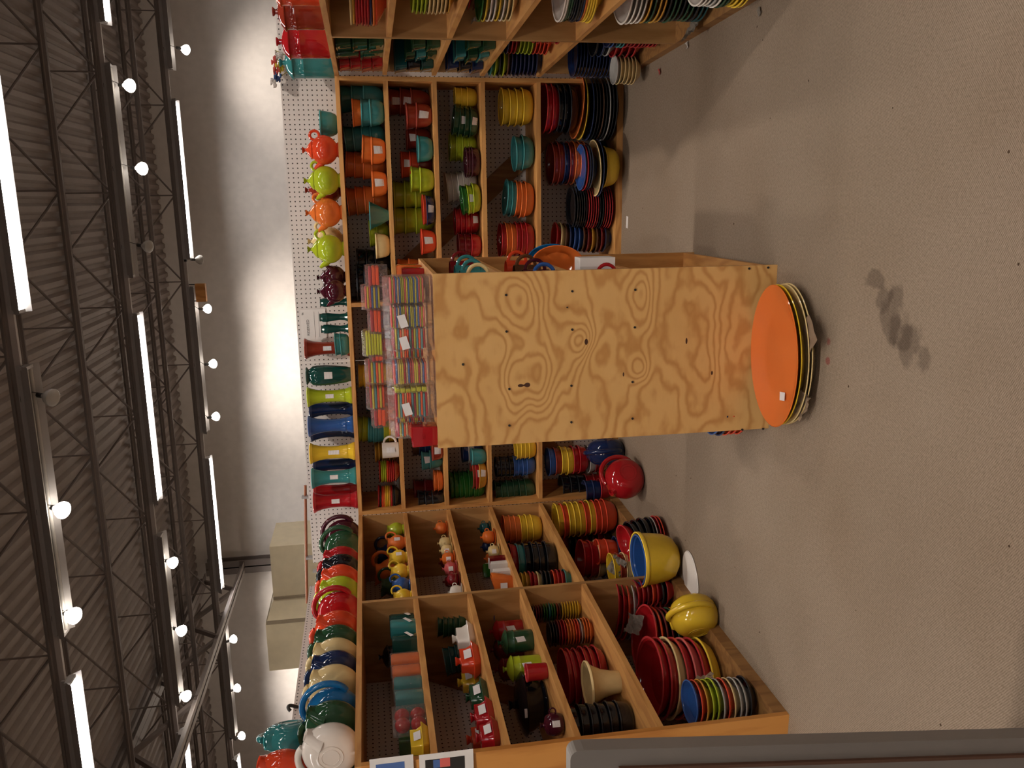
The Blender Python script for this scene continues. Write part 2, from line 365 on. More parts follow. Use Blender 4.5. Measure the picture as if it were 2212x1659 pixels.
# roof joists: chords and webs, each web a part
ZT, ZBt = ZW - .035, 4.085
def chord(name, par, y, z, x0=-12.9, x1=7.9):
    bm = bmesh.new()
    for s in (-1, 1): box(bm, x0, x1, y + s * .022 - .018, y + s * .022 + .018, z - .004, z + .004)
    for s in (-1, 1): box(bm, x0, x1, y + s * .008 - .004, y + s * .008 + .004, z - .03, z + .03)
    return obj(name, mesh_of(name, bm, smooth=False), M['steel'], par)
webm = {}
def web(par, a, b, r=.012):
    bm = bmesh.new(); tube(bm, (a, b), r, 6); return obj('web', bm, M['steel'], par)
JY = [12.75, 11.2, 9.70, 8.15, 6.63, 5.08, 3.56, 2.0]
jw = ['closest to the far wall', 'second from the far wall', 'third from the far wall', 'fourth from the far wall', 'fifth from the far wall',
      'above the shelving', 'just in front of the shelving', 'above the camera']
for y, wd in zip(JY, jw):
    t = thing('roof_joist', 'grey open-web steel roof joist, %s' % wd, 'joist', (0, 0, 0), group='roof joists under the metal deck')
    chord('top_chord', t, y, ZT - .01); chord('bottom_chord', t, y, ZBt)
    xs = -8.4
    while xs < 2.6 and y > 4:
        n0 = (xs, y, ZBt)
        web(t, n0, (xs - .61, y, ZT - .01)); web(t, n0, (xs + .61, y, ZT - .01)); web(t, n0, (xs, y, ZT - .01), .009)
        xs += 1.22
# girder running towards the viewer on the left
GX = -6.14
t = thing('joist_girder', 'pale steel girder running from the wall column towards the viewer', 'girder')
bm = bmesh.new()
for s in (-1, 1):
    box(bm, GX + s * .05 - .045, GX + s * .05 + .045, -6.9, YW - .2, 3.80, 3.81); box(bm, GX + s * .012 - .006, GX + s * .012 + .006, -6.9, YW - .2, 3.80, 3.88)
obj('bottom_chord', mesh_of('bottom_chord', bm, smooth=False), M['wireway'], t)
bm = bmesh.new()
for s in (-1, 1):
    box(bm, GX - .17 + s * .06 - .055, GX - .17 + s * .06 + .055, -6.9, YW - .2, 4.45, 4.46); box(bm, GX - .17 + s * .014 - .007, GX - .17 + s * .014 + .007, -6.9, YW - .2, 4.46, 4.54)
obj('top_chord', mesh_of('top_chord', bm, smooth=False), M['steel'], t)
for k in range(6):
    y = YW - .3 - k * 1.55
    for a, b in (((GX, y - .775, 3.83), (GX - .17, y, 4.46)), ((GX, y - .775, 3.83), (GX - .17, y - 1.55, 4.46))):
        bm = bmesh.new(); bar(bm, a, b, .06, .05); obj('web', mesh_of('web', bm, smooth=False), M['steel'], t)
bm = bmesh.new(); box(bm, GX - .12, GX + .12, YW - .19, YW - .17, 0, 4.44); box(bm, GX - .12, GX + .12, YW - .03, YW - .01, 0, 4.44); box(bm, GX - .01, GX + .01, YW - .19, YW - .01, 0, 4.44)
o = obj('column', mesh_of('column', bm, smooth=False), M['steel']); o['kind'] = 'structure'

# strip fixtures: alternate ones are lit
rows = [(12.75, 0), (9.70, 1), (6.63, 0), (3.58, 1), (.53, 0), (-2.5, 1), (-5.2, 0)]
ywd = ['wall row', 'middle row', 'near row', 'unseen row over the shelves', 'unseen row over the camera', 'row behind the camera', 'rearmost row']
kwd = {-2: 'second past the right end', -1: 'at the right end', 0: 'over the right half', 1: 'over the middle', 2: 'left of the middle', 3: 'over the girder', 4: 'beyond the girder', 5: 'at the far left'}
for (y, par), rw in zip(rows, ywd):
    bm = bmesh.new(); box(bm, -12.8, 7.8, y - .018, y + .018, ZBt - .075, ZBt - .032)
    tag(obj('wireway', mesh_of('wireway', bm, smooth=False), M['wireway']), 'grey steel wireway carrying the strip lights, %s' % rw, 'wireway', 'lighting wireways')
    for k in range(-2, 6):
        x1 = 1.44 - 2.59 * k; x0 = x1 - 2.20
        if x1 > 7.9 or x0 < -12.9: continue
        lit = (k + par) % 2 == 0
        t = thing('strip_light', '%s ceiling strip light %s, %s' % ('glowing' if lit else 'unlit', kwd[k], rw), 'light', (0, 0, 0), group='strip lights under the joists')
        zb = ZBt - .08
        bm = bmesh.new()
        pr = [(-.12, -.075), (-.05, 0), (.05, 0), (.12, -.075)]
        v = [[bm.verts.new((x, y + a, zb + b)) for a, b in pr] for x in (x0, x1)]
        for i in range(3): bm.faces.new((v[0][i], v[0][i + 1], v[1][i + 1], v[1][i]))
        box(bm, x0, x1, y - .035, y + .035, zb, zb + .03)
        obj('reflector', mesh_of('reflector', bm, smooth=False), M['white_metal'], t)
        for s in (-1, 1):
            bm = bmesh.new(); tube(bm, ((x0 + .03, y + s * .042, zb - .032), (x1 - .03, y + s * .042, zb - .032)), .019, 10)
            obj('tube_lamp', bm, M['tube'] if lit else M['glass_off'], t)
        for x in (x0 + .015, x1 - .015): boxo('lamp_holder', M['white_metal'], t, x - .012, x + .012, y - .065, y + .065, zb - .05, zb)

# reflector bulbs clamped to the wireways
bulbs = [((2.09, 3.766), 12.75, 1), ((-1.483, 3.79), 12.75, 1), ((-2.305, 3.782), 12.75, 1), ((-3.113, 3.811), 12.75, 1), ((-6.789, 3.853), 12.75, 1),
         ((-7.661, 3.866), 12.75, 1), ((-8.534, 3.862), 12.75, 1), ((-.769, 3.837), 12.75, 0), ((1.227, 3.80), 9.7, 1), ((.389, 3.763), 9.7, 1),
         ((-.429, 3.785), 9.7, 0), ((-4.107, 3.875), 9.7, 1), ((-4.986, 3.857), 9.7, 1), ((-5.857, 3.884), 9.7, 1), ((-1.401, 3.844), 6.63, 0),
         ((-2.298, 3.873), 6.63, 1), ((-3.19, 3.893), 6.63, 1), ((-.6, 3.87), 3.58, 1), ((1.3, 3.87), 3.58, 1), ((-2.9, 3.87), 3.58, 1), ((-.2, 3.87), .53, 1), ((-2.0, 3.87), .53, 1), ((1.6, 3.87), .53, 1), ((-3.6, 3.87), .53, 1)]  # bulbs over shelves and camera are out of view, added to light the near scene
cnt = {}
for (x, z), y, lit in bulbs:
    rw = {12.75: 'wall row', 9.7: 'middle row', 6.63: 'near row', 3.58: 'unseen row over the shelves', .53: 'unseen row over the camera'}[y]; i = cnt.get((y, lit), 0); cnt[(y, lit)] = i + 1
    orr = ['first', 'second', 'third', 'fourth', 'fifth', 'sixth', 'seventh'][i]
    t = thing('spot_bulb', '%s reflector bulb on a clamp, %s from right in %s' % ('glowing' if lit else 'unlit', orr, rw), 'bulb', (x, y, z), group='reflector bulbs hung from the wireways')
    ax = Vector((-.08, {12.75: .66, 9.7: -.40, 6.63: -.38, 3.58: .22, .53: .28}[y], -.75)).normalized()
    bm = bmesh.new(); lathe(bm, [(0, -.07), (.018, -.07), (.026, -.052), (.052, -.022), (.068, .010), (.067, .030), (.048, .048), (0, .056)], 20)
    if lit:
        ld = bpy.data.lights.new('bulb_light', 'SPOT'); ld.energy = SPOT_W * (1.0 if y > 12 else 1.0); ld.color = BULB_COL; ld.spot_size = math.radians(95); ld.spot_blend = 1.0; ld.shadow_soft_size = .05
        lo = bpy.data.objects.new('bulb_light', ld); C.objects.link(lo); lo.parent = t; lo.location = ax * .07; lo.rotation_euler = ax.to_track_quat('-Z', 'Y').to_euler()
    o = obj('glass', bm, M['bulb'] if lit else M['glass_off'], t); o.rotation_euler = ax.to_track_quat('Z', 'Y').to_euler()
    bm = bmesh.new(); s = -ax * .07
    tube(bm, (s * .8, s * 1.8), .02, 10); obj('socket', bm, M['dark'], t)
    zc = ZBt - .075 - z
    bm = bmesh.new(); tube(bm, (s * 1.7, (s.x * 2.6, s.y * 2.0, zc * .45), (.05, -.01, zc * .8), (.0, 0, zc)), .004, 5); obj('cord', bm, M['dark'], t)
    boxo('clamp', M['dark'], t, -.022, .022, -.03, .03, zc - .005, zc + .03)
t = thing('hanging_box', 'small brown wooden box hanging near the wall bulbs', 'box', (-1.244, 12.75, 3.85))
boxo('body', M['end_wood'], t, -.13, .13, -.05, .05, -.07, .07)
for x in (-.12, .12):
    bm = bmesh.new(); tube(bm, ((x, 0, .06), (x, 0, .2)), .008, 5); obj('hook', bm, M['dark'], t)
# beige duct housing behind the pegboard
t = thing('duct_housing', 'beige sheet-metal duct housing rising behind the pegboard', 'duct', (0, 0, 0))
boxo('lower_cabinet', M['beige'], t, -4.80, -4.13, 10, 10.8, 0, 2.80)
boxo('joint_strip', M['rust'], t, -4.83, -4.80, 9.98, 10.8, 0, 2.80)
bm = bmesh.new()
v = [bm.verts.new(p) for p in ((-4.83, 10, 0), (-5.05, 9.85, 0), (-5.05, 9.85, 2.88), (-4.83, 10, 2.80), (-4.83, 10.8, 0), (-5.05, 10.8, 0), (-5.05, 10.8, 2.88), (-4.83, 10.8, 2.80))]
for f in ((0, 1, 2, 3), (4, 7, 6, 5), (3, 2, 6, 7), (1, 5, 6, 2)): bm.faces.new([v[i] for i in f])
obj('transition', mesh_of('transition', bm, smooth=False), M['beige'], t)
boxo('seam_strip', M['rust'], t, -5.09, -5.045, 9.84, 10.8, 0, 2.89)
boxo('upper_cabinet', M['beige'], t, -5.73, -5.09, 9.86, 10.8, 0, 2.90)

# ================================================================== SHELVING
def holes(par, pts, ax='y', r=.004):
    for p in pts:
        bm = bmesh.new(); d = Vector((0, .003, 0)) if ax == 'y' else Vector((.003, 0, 0))
        tube(bm, (Vector(p) - d, Vector(p) + d), r, 8); obj('screw', bm, M['screw'], par)
DIV = -.557
bk = thing('shelving_unit', 'pine cubby shelving with pegboard back facing the viewer', 'shelving', (0, 0, 0), group='pine cubby shelving against the pegboard')
yb1 = YB + DB
boxo('top_board', M['pine_x'], bk, XL, XR + .02, YB, yb1, H - BT, H)
for x0 in (XL, DIV, XR - BT):
    boxo('upright', M['pine_z'], bk, x0, x0 + BT, YB + .001, yb1, .0, H - BT)
for z in ZB[:4]:
    for a, b in ((XL + BT, DIV), (DIV + BT, XR - BT)): boxo('shelf', M['pine_x'], bk, a, b, YB + .002, yb1, z - BT / 2, z + BT / 2)
for a, b in ((XL + BT, DIV), (DIV + BT, XR - BT)): boxo('bottom_board', M['pine_x'], bk, a, b, YB + .002, yb1, .0, ZB[4])
for a, b in ((XL - DL, -.92), (-.918, XR + DR)): boxo('pegboard_panel', M['peg_back'], bk, a, b, yb1, yb1 + .006, .0, 1.858)
bm = bmesh.new(); bar(bm, (.62, yb1 - .012, .09), (-.53, yb1 - .012, 1.38), .11, .018, Vector((0, 1, 0))); obj('diagonal_brace', mesh_of('b', bm, smooth=False), M['brace'], bk)
bm = bmesh.new(); bar(bm, (-1.74, yb1 - .012, .15), (-.60, yb1 - .012, 1.29), .11, .018, Vector((0, 1, 0))); obj('diagonal_brace', mesh_of('b', bm, smooth=False), M['brace'], bk)

lf = thing('shelving_unit', 'pine cubby shelving with wide end panel left of the aisle', 'shelving', (XL, YB, 0), TL, 'pine cubby shelving against the pegboard')
Ln = (YB - D2) / math.cos(TL); Ld = (YB - D1) / math.cos(TL)
boxo('top_board', M['pine_y'], lf, -DL, 0, -Ln - .02, 0, H - BT, H)
boxo('end_panel', M['end_wood'], lf, -DL, 0, -Ln - .02, -Ln, .0, H - BT)
boxo('far_panel', M['ply_inner'], lf, -DL, -.003, -.010, .0, 0, H - BT)
boxo('divider', M['ply_inner'], lf, -DL, -.001, -Ld - .011, -Ld + .011, .0, H - BT)
for z in ZL[:4]:
    for a, b in ((-Ln, -Ld - .011), (-Ld + .011, -.002)): boxo('shelf', M['pine_y'], lf, -DL, -.002, a, b, z - BT / 2, z + BT / 2)
boxo('bottom_board', M['brace'], lf, -DL, .0, -Ln, -.002, ZL[4] - .02, ZL[4])
boxo('kick_board', M['brace'], lf, -.02, 0, -Ln, -.002, 0, ZL[4] - .02)
for a, b in ((-Ln - .02, -Ld), (-Ld + .002, .0)): boxo('pegboard_panel', M['peg_side'], lf, -DL - .006, -DL, a, b, 0, 1.858)
bm = bmesh.new(); bar(bm, (-DL + .012, -.80, 1.53), (-DL + .012, -1.62, .40), .11, .018, Vector((1, 0, 0))); obj('diagonal_brace', mesh_of('b', bm, smooth=False), M['brace'], lf)
holes(lf, [(-.30 + .0, -Ln - .021, z) for z in (1.03, .78, .48)] + [(-.12, -Ln - .021, z) for z in (1.03, .78, .48)])

rt = thing('shelving_unit', 'pine cubby shelving with deep bays of plates right of the aisle', 'shelving', (XR, YB, 0), TR_, 'pine cubby shelving against the pegboard')
Rn = (YB - R2) / math.cos(TR_); Rd = (YB - R1) / math.cos(TR_)
boxo('top_board', M['pine_y'], rt, 0, DR, -Rn, 0, H - BT, H)
for z in ZR[:4]:
    for a, b in ((-Rn, -Rd - .012), (-Rd + .012, -.025)): boxo('shelf', M['pine_y'], rt, .002, DR, a, b, z - BT / 2, z + BT / 2)
boxo('far_panel', M['ply_inner'], rt, .024, DR, -.010, .0, 0, H - BT)
boxo('divider', M['ply_inner'], rt, .001, DR, -Rd - .012, -Rd + .012, .0, H - BT)
boxo('end_panel', M['pine_z'], rt, .001, DR, -Rn - .02, -Rn, .0, H)
boxo('bottom_board', M['brace'], rt, 0, DR, -Rn, -.02, 0, ZR[4])
boxo('pegboard_panel', M['peg_side'], rt, DR, DR + .006, -Rn, 0, 0, 1.858)

# island with plywood end panel
isl = thing('shelving_island', 'freestanding shelving island with a bare plywood end panel', 'shelving', ((PX0 + PX1) / 2, PY, 0))
hw = (PX1 - PX0) / 2; IL = PYB - PY
boxo('end_panel', M['ply'], isl, -hw, hw, 0, .019, 0, 1.22)
boxo('top_board', M['pine_y'], isl, -hw, hw, .019, IL, 1.205, 1.219)
boxo('far_panel', M['pine_z'], isl, -hw, hw, IL - .019, IL, 0, 1.204)
boxo('centre_panel', M['pine_z'], isl, -.01, .01, .019, IL - .019, 0, 1.204)
ZI = [1.0, .775, .55, .05]
for z in ZI:
    for a, b in ((-hw + .001, -.01), (.01, hw - .001)): boxo('shelf', M['pine_y'], isl, a, b, .019, IL - .019, z - .018, z)
def panel_pt(X, Y):
    d = cF + cR * ((829.5 - Y) / FPX) + cU * (-(X - 1106) / FPX); t = PY / d.y
    return (d.x * t - (PX0 + PX1) / 2, -.0005, EYE + d.z * t)
holes(isl, [panel_pt(*q) for q in ((1093, 637), (1236, 629), (1372, 626), (1094, 716), (1236, 712), (1371, 707), (1000, 787), (1100, 840), (1234, 833),
      (1366, 825), (1100, 919), (1234, 912), (1366, 904), (1618, 580), (1659, 578), (1603, 928), (1648, 926))], r=.0042)
holes(isl, [panel_pt(1225, 664)], r=.0028)

# ================================================================== CERAMICS
PROF = {
 'bowl':   [(0, 0), (.50, 0), (.54, .03), (.74, .13), (.86, .34), (.925, .66), (.95, .88), (1.0, .92), (1.0, 1.0)],
 'deep':   [(0, 0), (.50, 0), (.54, .03), (.70, .14), (.82, .36), (.90, .68), (.94, .89), (1.0, .93), (1.0, 1.0)],
 'plate':  [(0, 0), (.56, 0), (.58, .12), (.78, .45), (.96, .80), (1.0, .86), (1.0, 1.0)],
 'cone':   [(0, 0), (.34, 0), (.36, .05), (.40, .09), (.97, .96), (1.0, .97), (1.0, 1.0)],
 'flare':  [(0, 0), (.45, 0), (.47, .03), (.50, .25), (.60, .55), (.80, .82), (.97, .93), (1.0, .94), (1.0, 1.0)],
 'cyl':    [(0, 0), (.74, 0), (.80, .02), (.84, .08), (.85, .5), (.88, .88), (.92, .96), (.94, 1.0)],
 'vase':   [(0, 0), (.80, 0), (.84, .02), (.84, .05), (.74, .10), (.66, .16), (.67, .19), (.60, .30), (.57, .45), (.59, .62), (.68, .80), (.84, .93), (.97, .985), (1.0, 1.0)],
 'urn':    [(0, 0), (.68, 0), (.70, .05), (.80, .12), (.92, .35), (1.0, .60), (1.0, .76), (.93, .86), (.72, .92), (.66, .95), (.86, .985), (.88, 1.0)],
 'bud':    [(0, 0), (1.0, 0), (1.02, .03), (.72, .12), (.62, .3), (.78, .55), (.95, .75), (.92, .9), (.74, .96), (.84, 1.0)],
}
WALLT = {'plate': .05, 'bowl': .055, 'deep': .05, 'cone': .04, 'flare': .05, 'cyl': .06, 'vase': .07, 'urn': .1, 'bud': .12}
MC = {}
def prof_r(kind, t):
    p = PROF[kind]
    for (r0, z0), (r1, z1) in zip(p[1:], p[2:]):
        if z0 <= t <= z1 and z1 > z0: return r0 + (r1 - r0) * (t - z0) / (z1 - z0)
    return p[-1][0]
def lathe_mesh(kind, seg=44):
    if kind in MC: return MC[kind]
    out = PROF[kind]; th = WALLT[kind]; bot = .10 if kind not in ('plate',) else .35
    inn = [(max(r - th, 0), max(z, bot)) for r, z in reversed(out) if r > .3 and z > bot * .6]
    inn = [(inn[0][0], 1.0)] + inn[1:] + [(0, bot)]
    bm = bmesh.new(); lathe(bm, out + [(1.0 * out[-1][0] - th * .5, 1.0 + .012)] + inn, seg)
    MC[kind] = mesh_of(kind, bm); return MC[kind]
def facing(P):                        # angle from P towards the camera in plan
    return math.atan2(0 - P[1], 0 - P[0])
def patch(rfun, a0, a1, z0, z1, tilt=0, ns=6, nz=4, off=1.012):
    me = bpy.data.meshes.new('price_sticker'); vs_, fs, uv = [], [], []
    for j in range(nz + 1):
        for i in range(ns + 1):
            u, v = i / ns, j / nz
            z = z0 + (z1 - z0) * v + tilt * (u - .5) * (z1 - z0)
            r = rfun(z) * off; a = a0 + (a1 - a0) * u - tilt * .4 * (v - .5) * (a1 - a0)
            vs_.append((r * math.cos(a), r * math.sin(a), z)); uv.append((u, v))
    for j in range(nz):
        for i in range(ns):
            q = j * (ns + 1) + i; fs.append((q, q + 1, q + ns + 2, q + ns + 1))
    me.from_pydata(vs_, [], fs); L = me.uv_layers.new(name='uv')
    for lp in me.loops: L.data[lp.index].uv = uv[lp.vertex_index]
    for p in me.polygons: p.use_smooth = True
    return me
ORD = ['top', 'second', 'third', 'fourth', 'fifth', 'sixth', 'seventh', 'eighth', 'ninth', 'tenth', 'eleventh', 'twelfth', 'thirteenth', 'fourteenth', 'fifteenth', 'sixteenth', 'seventeenth', 'eighteenth']
def spot(unit, row, Y, d):            # a point on a shelf: picture row Y, d metres behind the front edge
    if unit == 'B':
        z = H if row == 0 else ZB[row - 1] + (BT / 2 if row < 5 else 0)
        x = solve(lambda t: (t, YB + d, z), Y, XR + .4, XL - .5); return Vector((x, YB + d, z))
    if unit == 'L':
        z = H if row == 0 else ZL[row - 1] + (BT / 2 if row < 5 else 0)
        y = solve(lambda t: (LX(t) - d, t, z), Y, YB + .4, 1.5); return Vector((LX(y) - d, y, z))
    if unit == 'R':
        z = H if row == 0 else ZR[row - 1] + (BT / 2 if row < 5 else 0)
        y = solve(lambda t: (RX(t) + d, t, z), Y, 2.0, YB + .3); return Vector((RX(y) + d, y, z))
ROWN = {('B', 0): 'ledge above the far shelves', ('B', 1): 'far shelves, top row', ('B', 2): 'far shelves, second row', ('B', 3): 'far shelves, third row', ('B', 4): 'far shelves, fourth row', ('B', 5): 'far shelves, bottom row',
        ('L', 0): 'ledge above the side shelves', ('L', 1): 'left shelves, top row', ('L', 2): 'left shelves, second row', ('L', 3): 'left shelves, third row', ('L', 4): 'left shelves, fourth row', ('L', 5): 'left shelves, bottom row',
        ('R', 0): 'ledge above the right shelves', ('R', 1): 'right shelves, top row', ('R', 2): 'right shelves, second row', ('R', 3): 'right shelves, third row', ('R', 4): 'right shelves, fourth row', ('R', 5): 'right shelves, bottom row'}
KR = {'bowl': .55, 'deep': .95, 'plate': .16, 'cone': .8, 'flare': .95}
NOUN = {'bowl': 'bowl', 'deep': 'bowl', 'plate': 'plate', 'cone': 'cone bowl', 'flare': 'pedestal bowl', 'cyl': 'cup', 'vase': 'flared vase', 'urn': 'urn vase', 'bud': 'bud vase'}
def stack(P, w, h, kind, cols, loc, tilt=0, lab=(), sq=1.0, where=None, noun=None, tdir=0.0, kr=None):
    """pieces top to bottom; w, h in photograph pixels; P under the stack"""
    cols = cols.split(); n = len(cols); s = scale_at(P)
    R = w / 2 / s; Ht = h / s
    hb = Ht if n == 1 else min(max((kr or KR[kind]) * R, Ht / (1 + .58 * (n - 1))), Ht * .85)
    step = (Ht - hb) / max(n - 1, 1)
    nn = noun or NOUN[kind]
    loc_ = (loc + ', ' + where) if where else loc
    g = ('%ss of the %s' % (nn, loc_)) if n > 1 else None
    for i, c in enumerate(cols):
        k = n - 1 - i
        sc = random.uniform(.985, 1.012)
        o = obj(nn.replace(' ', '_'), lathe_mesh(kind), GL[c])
        z = P[2] + k * step
        tl = math.radians(tilt) * (.4 + .6 * k / max(n - 1, 1))
        o.location = (P[0] + random.uniform(-.003, .003) + math.sin(tl) * k * step * math.cos(tdir), P[1] + random.uniform(-.003, .003) + math.sin(tl) * k * step * math.sin(tdir), z)
        rz = facing(P)
        if n > 1 and not tilt and kind != 'plate': tl += math.radians(random.uniform(-1.6, 1.6))
        o.rotation_euler = Matrix.Rotation(tl, 3, Vector((-math.sin(tdir), math.cos(tdir), 0))).to_euler()
        if tilt: o.location.z += abs(math.sin(tl)) * R * .5
        o.scale = (R * sc, R * sc * sq, hb)
        cw = COL[c][0]
        if n == 1: L = '%s %s %s' % (cw, nn, loc_)
        else: L = '%s %s, %s in the %s' % (cw, nn, (ORD[i] if i < n - 1 or n < 3 else 'lowest'), loc_)
        tag(o, L, nn.split()[-1], g)
        if i in lab:
            aw = .022 / R; z0, z1 = (.25, .82) if kind != 'plate' else (.5, .9)
            me = patch(lambda t: prof_r(kind, min(t, 1)), rz - aw + .1, rz + aw + .1, z0, z1, random.uniform(-.15, .15))
            st = obj('price_sticker', me, M['sticker'], o); st['label'] = 'white printed price sticker'
    return R, Ht
def S(unit, row, Y, d, w, h, kind, cols, loc, **k):
    P = spot(unit, row, Y, d); zo = k.pop('zo', 0)
    P.z += zo
    stack(P, w, h, kind, cols, loc, where=ROWN[(unit, row)], **k)
def sticker_on(par, R0, rz, z0, z1, w=.03, tilt=0):
    a = w / 2 / R0
    st = obj('price_sticker', patch(lambda t: R0, rz - a, rz + a, z0, z1, tilt, off=1.02), M['sticker'], par); st['label'] = 'white printed price sticker'

# ------------------------------------------------------------------ shaped pieces
def teapot(P, R, c, label, lid_lab=True, rot=0.0):
    t = thing('teapot', label, 'teapot', P, rot, 'teapots on the ledge'); g = GL[c]
    bm = bmesh.new()
    pr = [(0, 0), (.50, 0), (.52, .08), (.46, .14)]
    for k in range(15):
        a = -1.05 + (1.05 + .98) * k / 14; pr.append((math.cos(a), 1.02 + math.sin(a) * .95))
    pr = [(r * R, z * R) for r, z in pr]; lathe(bm, pr + [(pr[-1][0] - .006, pr[-1][1]), (pr[-1][0] - .01, pr[-1][1] - .02), (0, pr[-1][1] - .03)], 40)
    obj('body', bm, g, t)
    zt = pr[-1][1]; rt_ = pr[-1][0]
    bm = bmesh.new()
    lathe(bm, [(rt_ + .004, zt - .003), (rt_ + .005, zt + .004), (rt_ * .82, zt + .20 * R), (rt_ * .45, zt + .34 * R), (.12 * R, zt + .40 * R), (.10 * R, zt + .50 * R), (.22 * R, zt + .66 * R), (.23 * R, zt + .69 * R), (0, zt + .69 * R)], 32)
    ld = obj('lid', bm, g, t)
    bm = bmesh.new(); tube(bm, [(R * .98 + .30 * R * math.cos(a), 0, 1.62 * R + .32 * R * math.sin(a)) for a in [2 * PI * k / 20 for k in range(20)]], .065 * R + .003, 8, closed=True)
    obj('handle', bm, g, t)
    bm = bmesh.new()
    tube(bm, [(-.72 * R, 0, 1.15 * R), (-.95 * R, 0, 1.3 * R), (-1.18 * R, 0, 1.62 * R), (-1.28 * R, 0, 1.72 * R)], [.30 * R, .24 * R, .13 * R, .10 * R], 12)
    obj('spout', bm, g, t)
    if lid_lab:
        st = obj('price_sticker', patch(lambda z: rt_ * (1 - .5 * (z - zt) / (.30 * R)), facing(P) - rot - .75, facing(P) - rot + .15, zt + .03 * R, zt + .26 * R, off=1.10), M['sticker'], t); st['label'] = 'white printed price sticker on the lid'
    return t

def disc_pitcher(P, a, c, label, face, spout=True, lab=False, cat='pitcher', group='disc-shaped pitchers on the ledge', th=.10, tip=0):
    """round flat pitcher; local x is the spout side, local y the disc axis; face = rotation about z"""
    t = thing('disc_pitcher', label, cat, P, face, group); g = GL[c]; zc = .86 * a
    bm = bmesh.new(); seg = 48; prof = [(0, th * .46), (a * .35, th * .47), (a * .62, th * .44), (a * .82, th * .34), (a * .94, th * .2), (a, 0)]
    prof = prof + [(r, -y) for r, y in prof[-2::-1]]
    rings = []
    for r, y in prof:
        if r == 0: rings.append([bm.verts.new((0, y, zc))])
        else: rings.append([bm.verts.new((r * math.cos(2 * PI * k / seg), y, max(zc + r * math.sin(2 * PI * k / seg), 0))) for k in range(seg)])
    for A, B in zip(rings, rings[1:]):
        for k in range(seg):
            k2 = (k + 1) % seg
            if len(A) == 1: bm.faces.new((A[0], B[k], B[k2]))
            elif len(B) == 1: bm.faces.new((A[k], B[0], A[k2]))
            else: bm.faces.new((A[k], B[k], B[k2], A[k2]))
    obj('body', bm, g, t)
    # spout: pinched lip leaning out at the upper front
    A0 = math.radians(48); ex, ez = math.cos(A0), math.sin(A0)
    bm = bmesh.new(); rings = []
    for f, r, dz in ((.60, .050, -.014), (.80, .040, -.006), (.94, .029, .002), (1.03, .025, .006), (1.02, .018, .005), (.86, .014, -.002)):
        cx, cz = a * f * ex, zc + a * f * ez + dz
        rings.append([bm.verts.new((cx + r * a / .095 * math.cos(q) * .8 * ez, r * a / .095 * math.sin(q), cz - r * a / .095 * math.cos(q) * .8 * ex + .25 * r * math.cos(q))) for q in [2 * PI * k / 16 for k in range(16)]])
    for A, B in zip(rings, rings[1:]):
        for k in range(16): bm.faces.new((A[k], A[(k + 1) % 16], B[(k + 1) % 16], B[k]))
    bm.faces.new(rings[-1]); obj('spout', bm, g, t)
    bm = bmesh.new()
    pts = []
    for k in range(17):
        q = math.radians(78) + math.radians(132) * k / 16; rr = a * (.98 + .27 * math.sin(PI * k / 16) ** .7)
        pts.append((rr * math.cos(q), 0, zc + rr * math.sin(q)))
    tube(bm, pts, .0115 * a / .095, 10); obj('handle', bm, g, t)
    for s in (-1, 1):        # raised rings on the flat sides
        bm = bmesh.new()
        for rr in (.30, .42): tube(bm, [(a * rr * math.cos(q), s * th * .468, zc + a * rr * math.sin(q)) for q in [2 * PI * k / 32 for k in range(32)]], .0016, 5, closed=True)
        obj('relief_ring', bm, g, t)
    if lab:
        for s in (-1,):
            bm = bmesh.new(); yy = s * (th * .475 + .001)
            v = [bm.verts.new((x, yy, z)) for x, z in ((-.02, zc + .01), (.03, zc + .015), (.028, zc + .043), (-.022, zc + .038))]
            bm.faces.new(v if s < 0 else v[::-1]); o = obj('price_sticker', mesh_of('ps', bm, smooth=False), M['sticker'], t); o['label'] = 'white printed price sticker'
    if tip: t.rotation_euler.rotate_axis('Y', math.radians(tip))
    return t

def canister(P, R, Hh, c, label, lidded=True, lab=True, group='lidded canisters', tall=True, labs=1):
    t = thing('canister', label, 'canister', P, 0, group); g = GL[c]; b = Hh * (.74 if lidded else 1)
    bm = bmesh.new()
    lathe(bm, [(0, 0), (.86 * R, 0), (.88 * R, .015 * b), (.93 * R, .06 * b), (.94 * R, .5 * b), (.95 * R, .72 * b), (.985 * R, .74 * b), (.985 * R, .76 * b), (.955 * R, .78 * b), (.96 * R, .95 * b), (.98 * R, b), (.90 * R, b), (.88 * R, .2 * b), (0, .2 * b)], 44)
    obj('body', bm, g, t)
    if lidded:
        l0 = Hh - b; bm = bmesh.new()
        lathe(bm, [(1.0 * R, b + .001), (1.06 * R, b + .002), (1.07 * R, b + .10 * l0), (1.0 * R, b + .16 * l0), (.8 * R, b + .36 * l0), (.45 * R, b + .56 * l0), (.16 * R, b + .62 * l0), (.13 * R, b + .78 * l0), (.25 * R, b + .92 * l0), (.25 * R, Hh), (0, Hh)], 40)
        obj('lid', bm, g, t)
    if lab: sticker_on(t, .97 * R, facing(P) + .15, .35 * b, .68 * b, .022, .2)
    return t

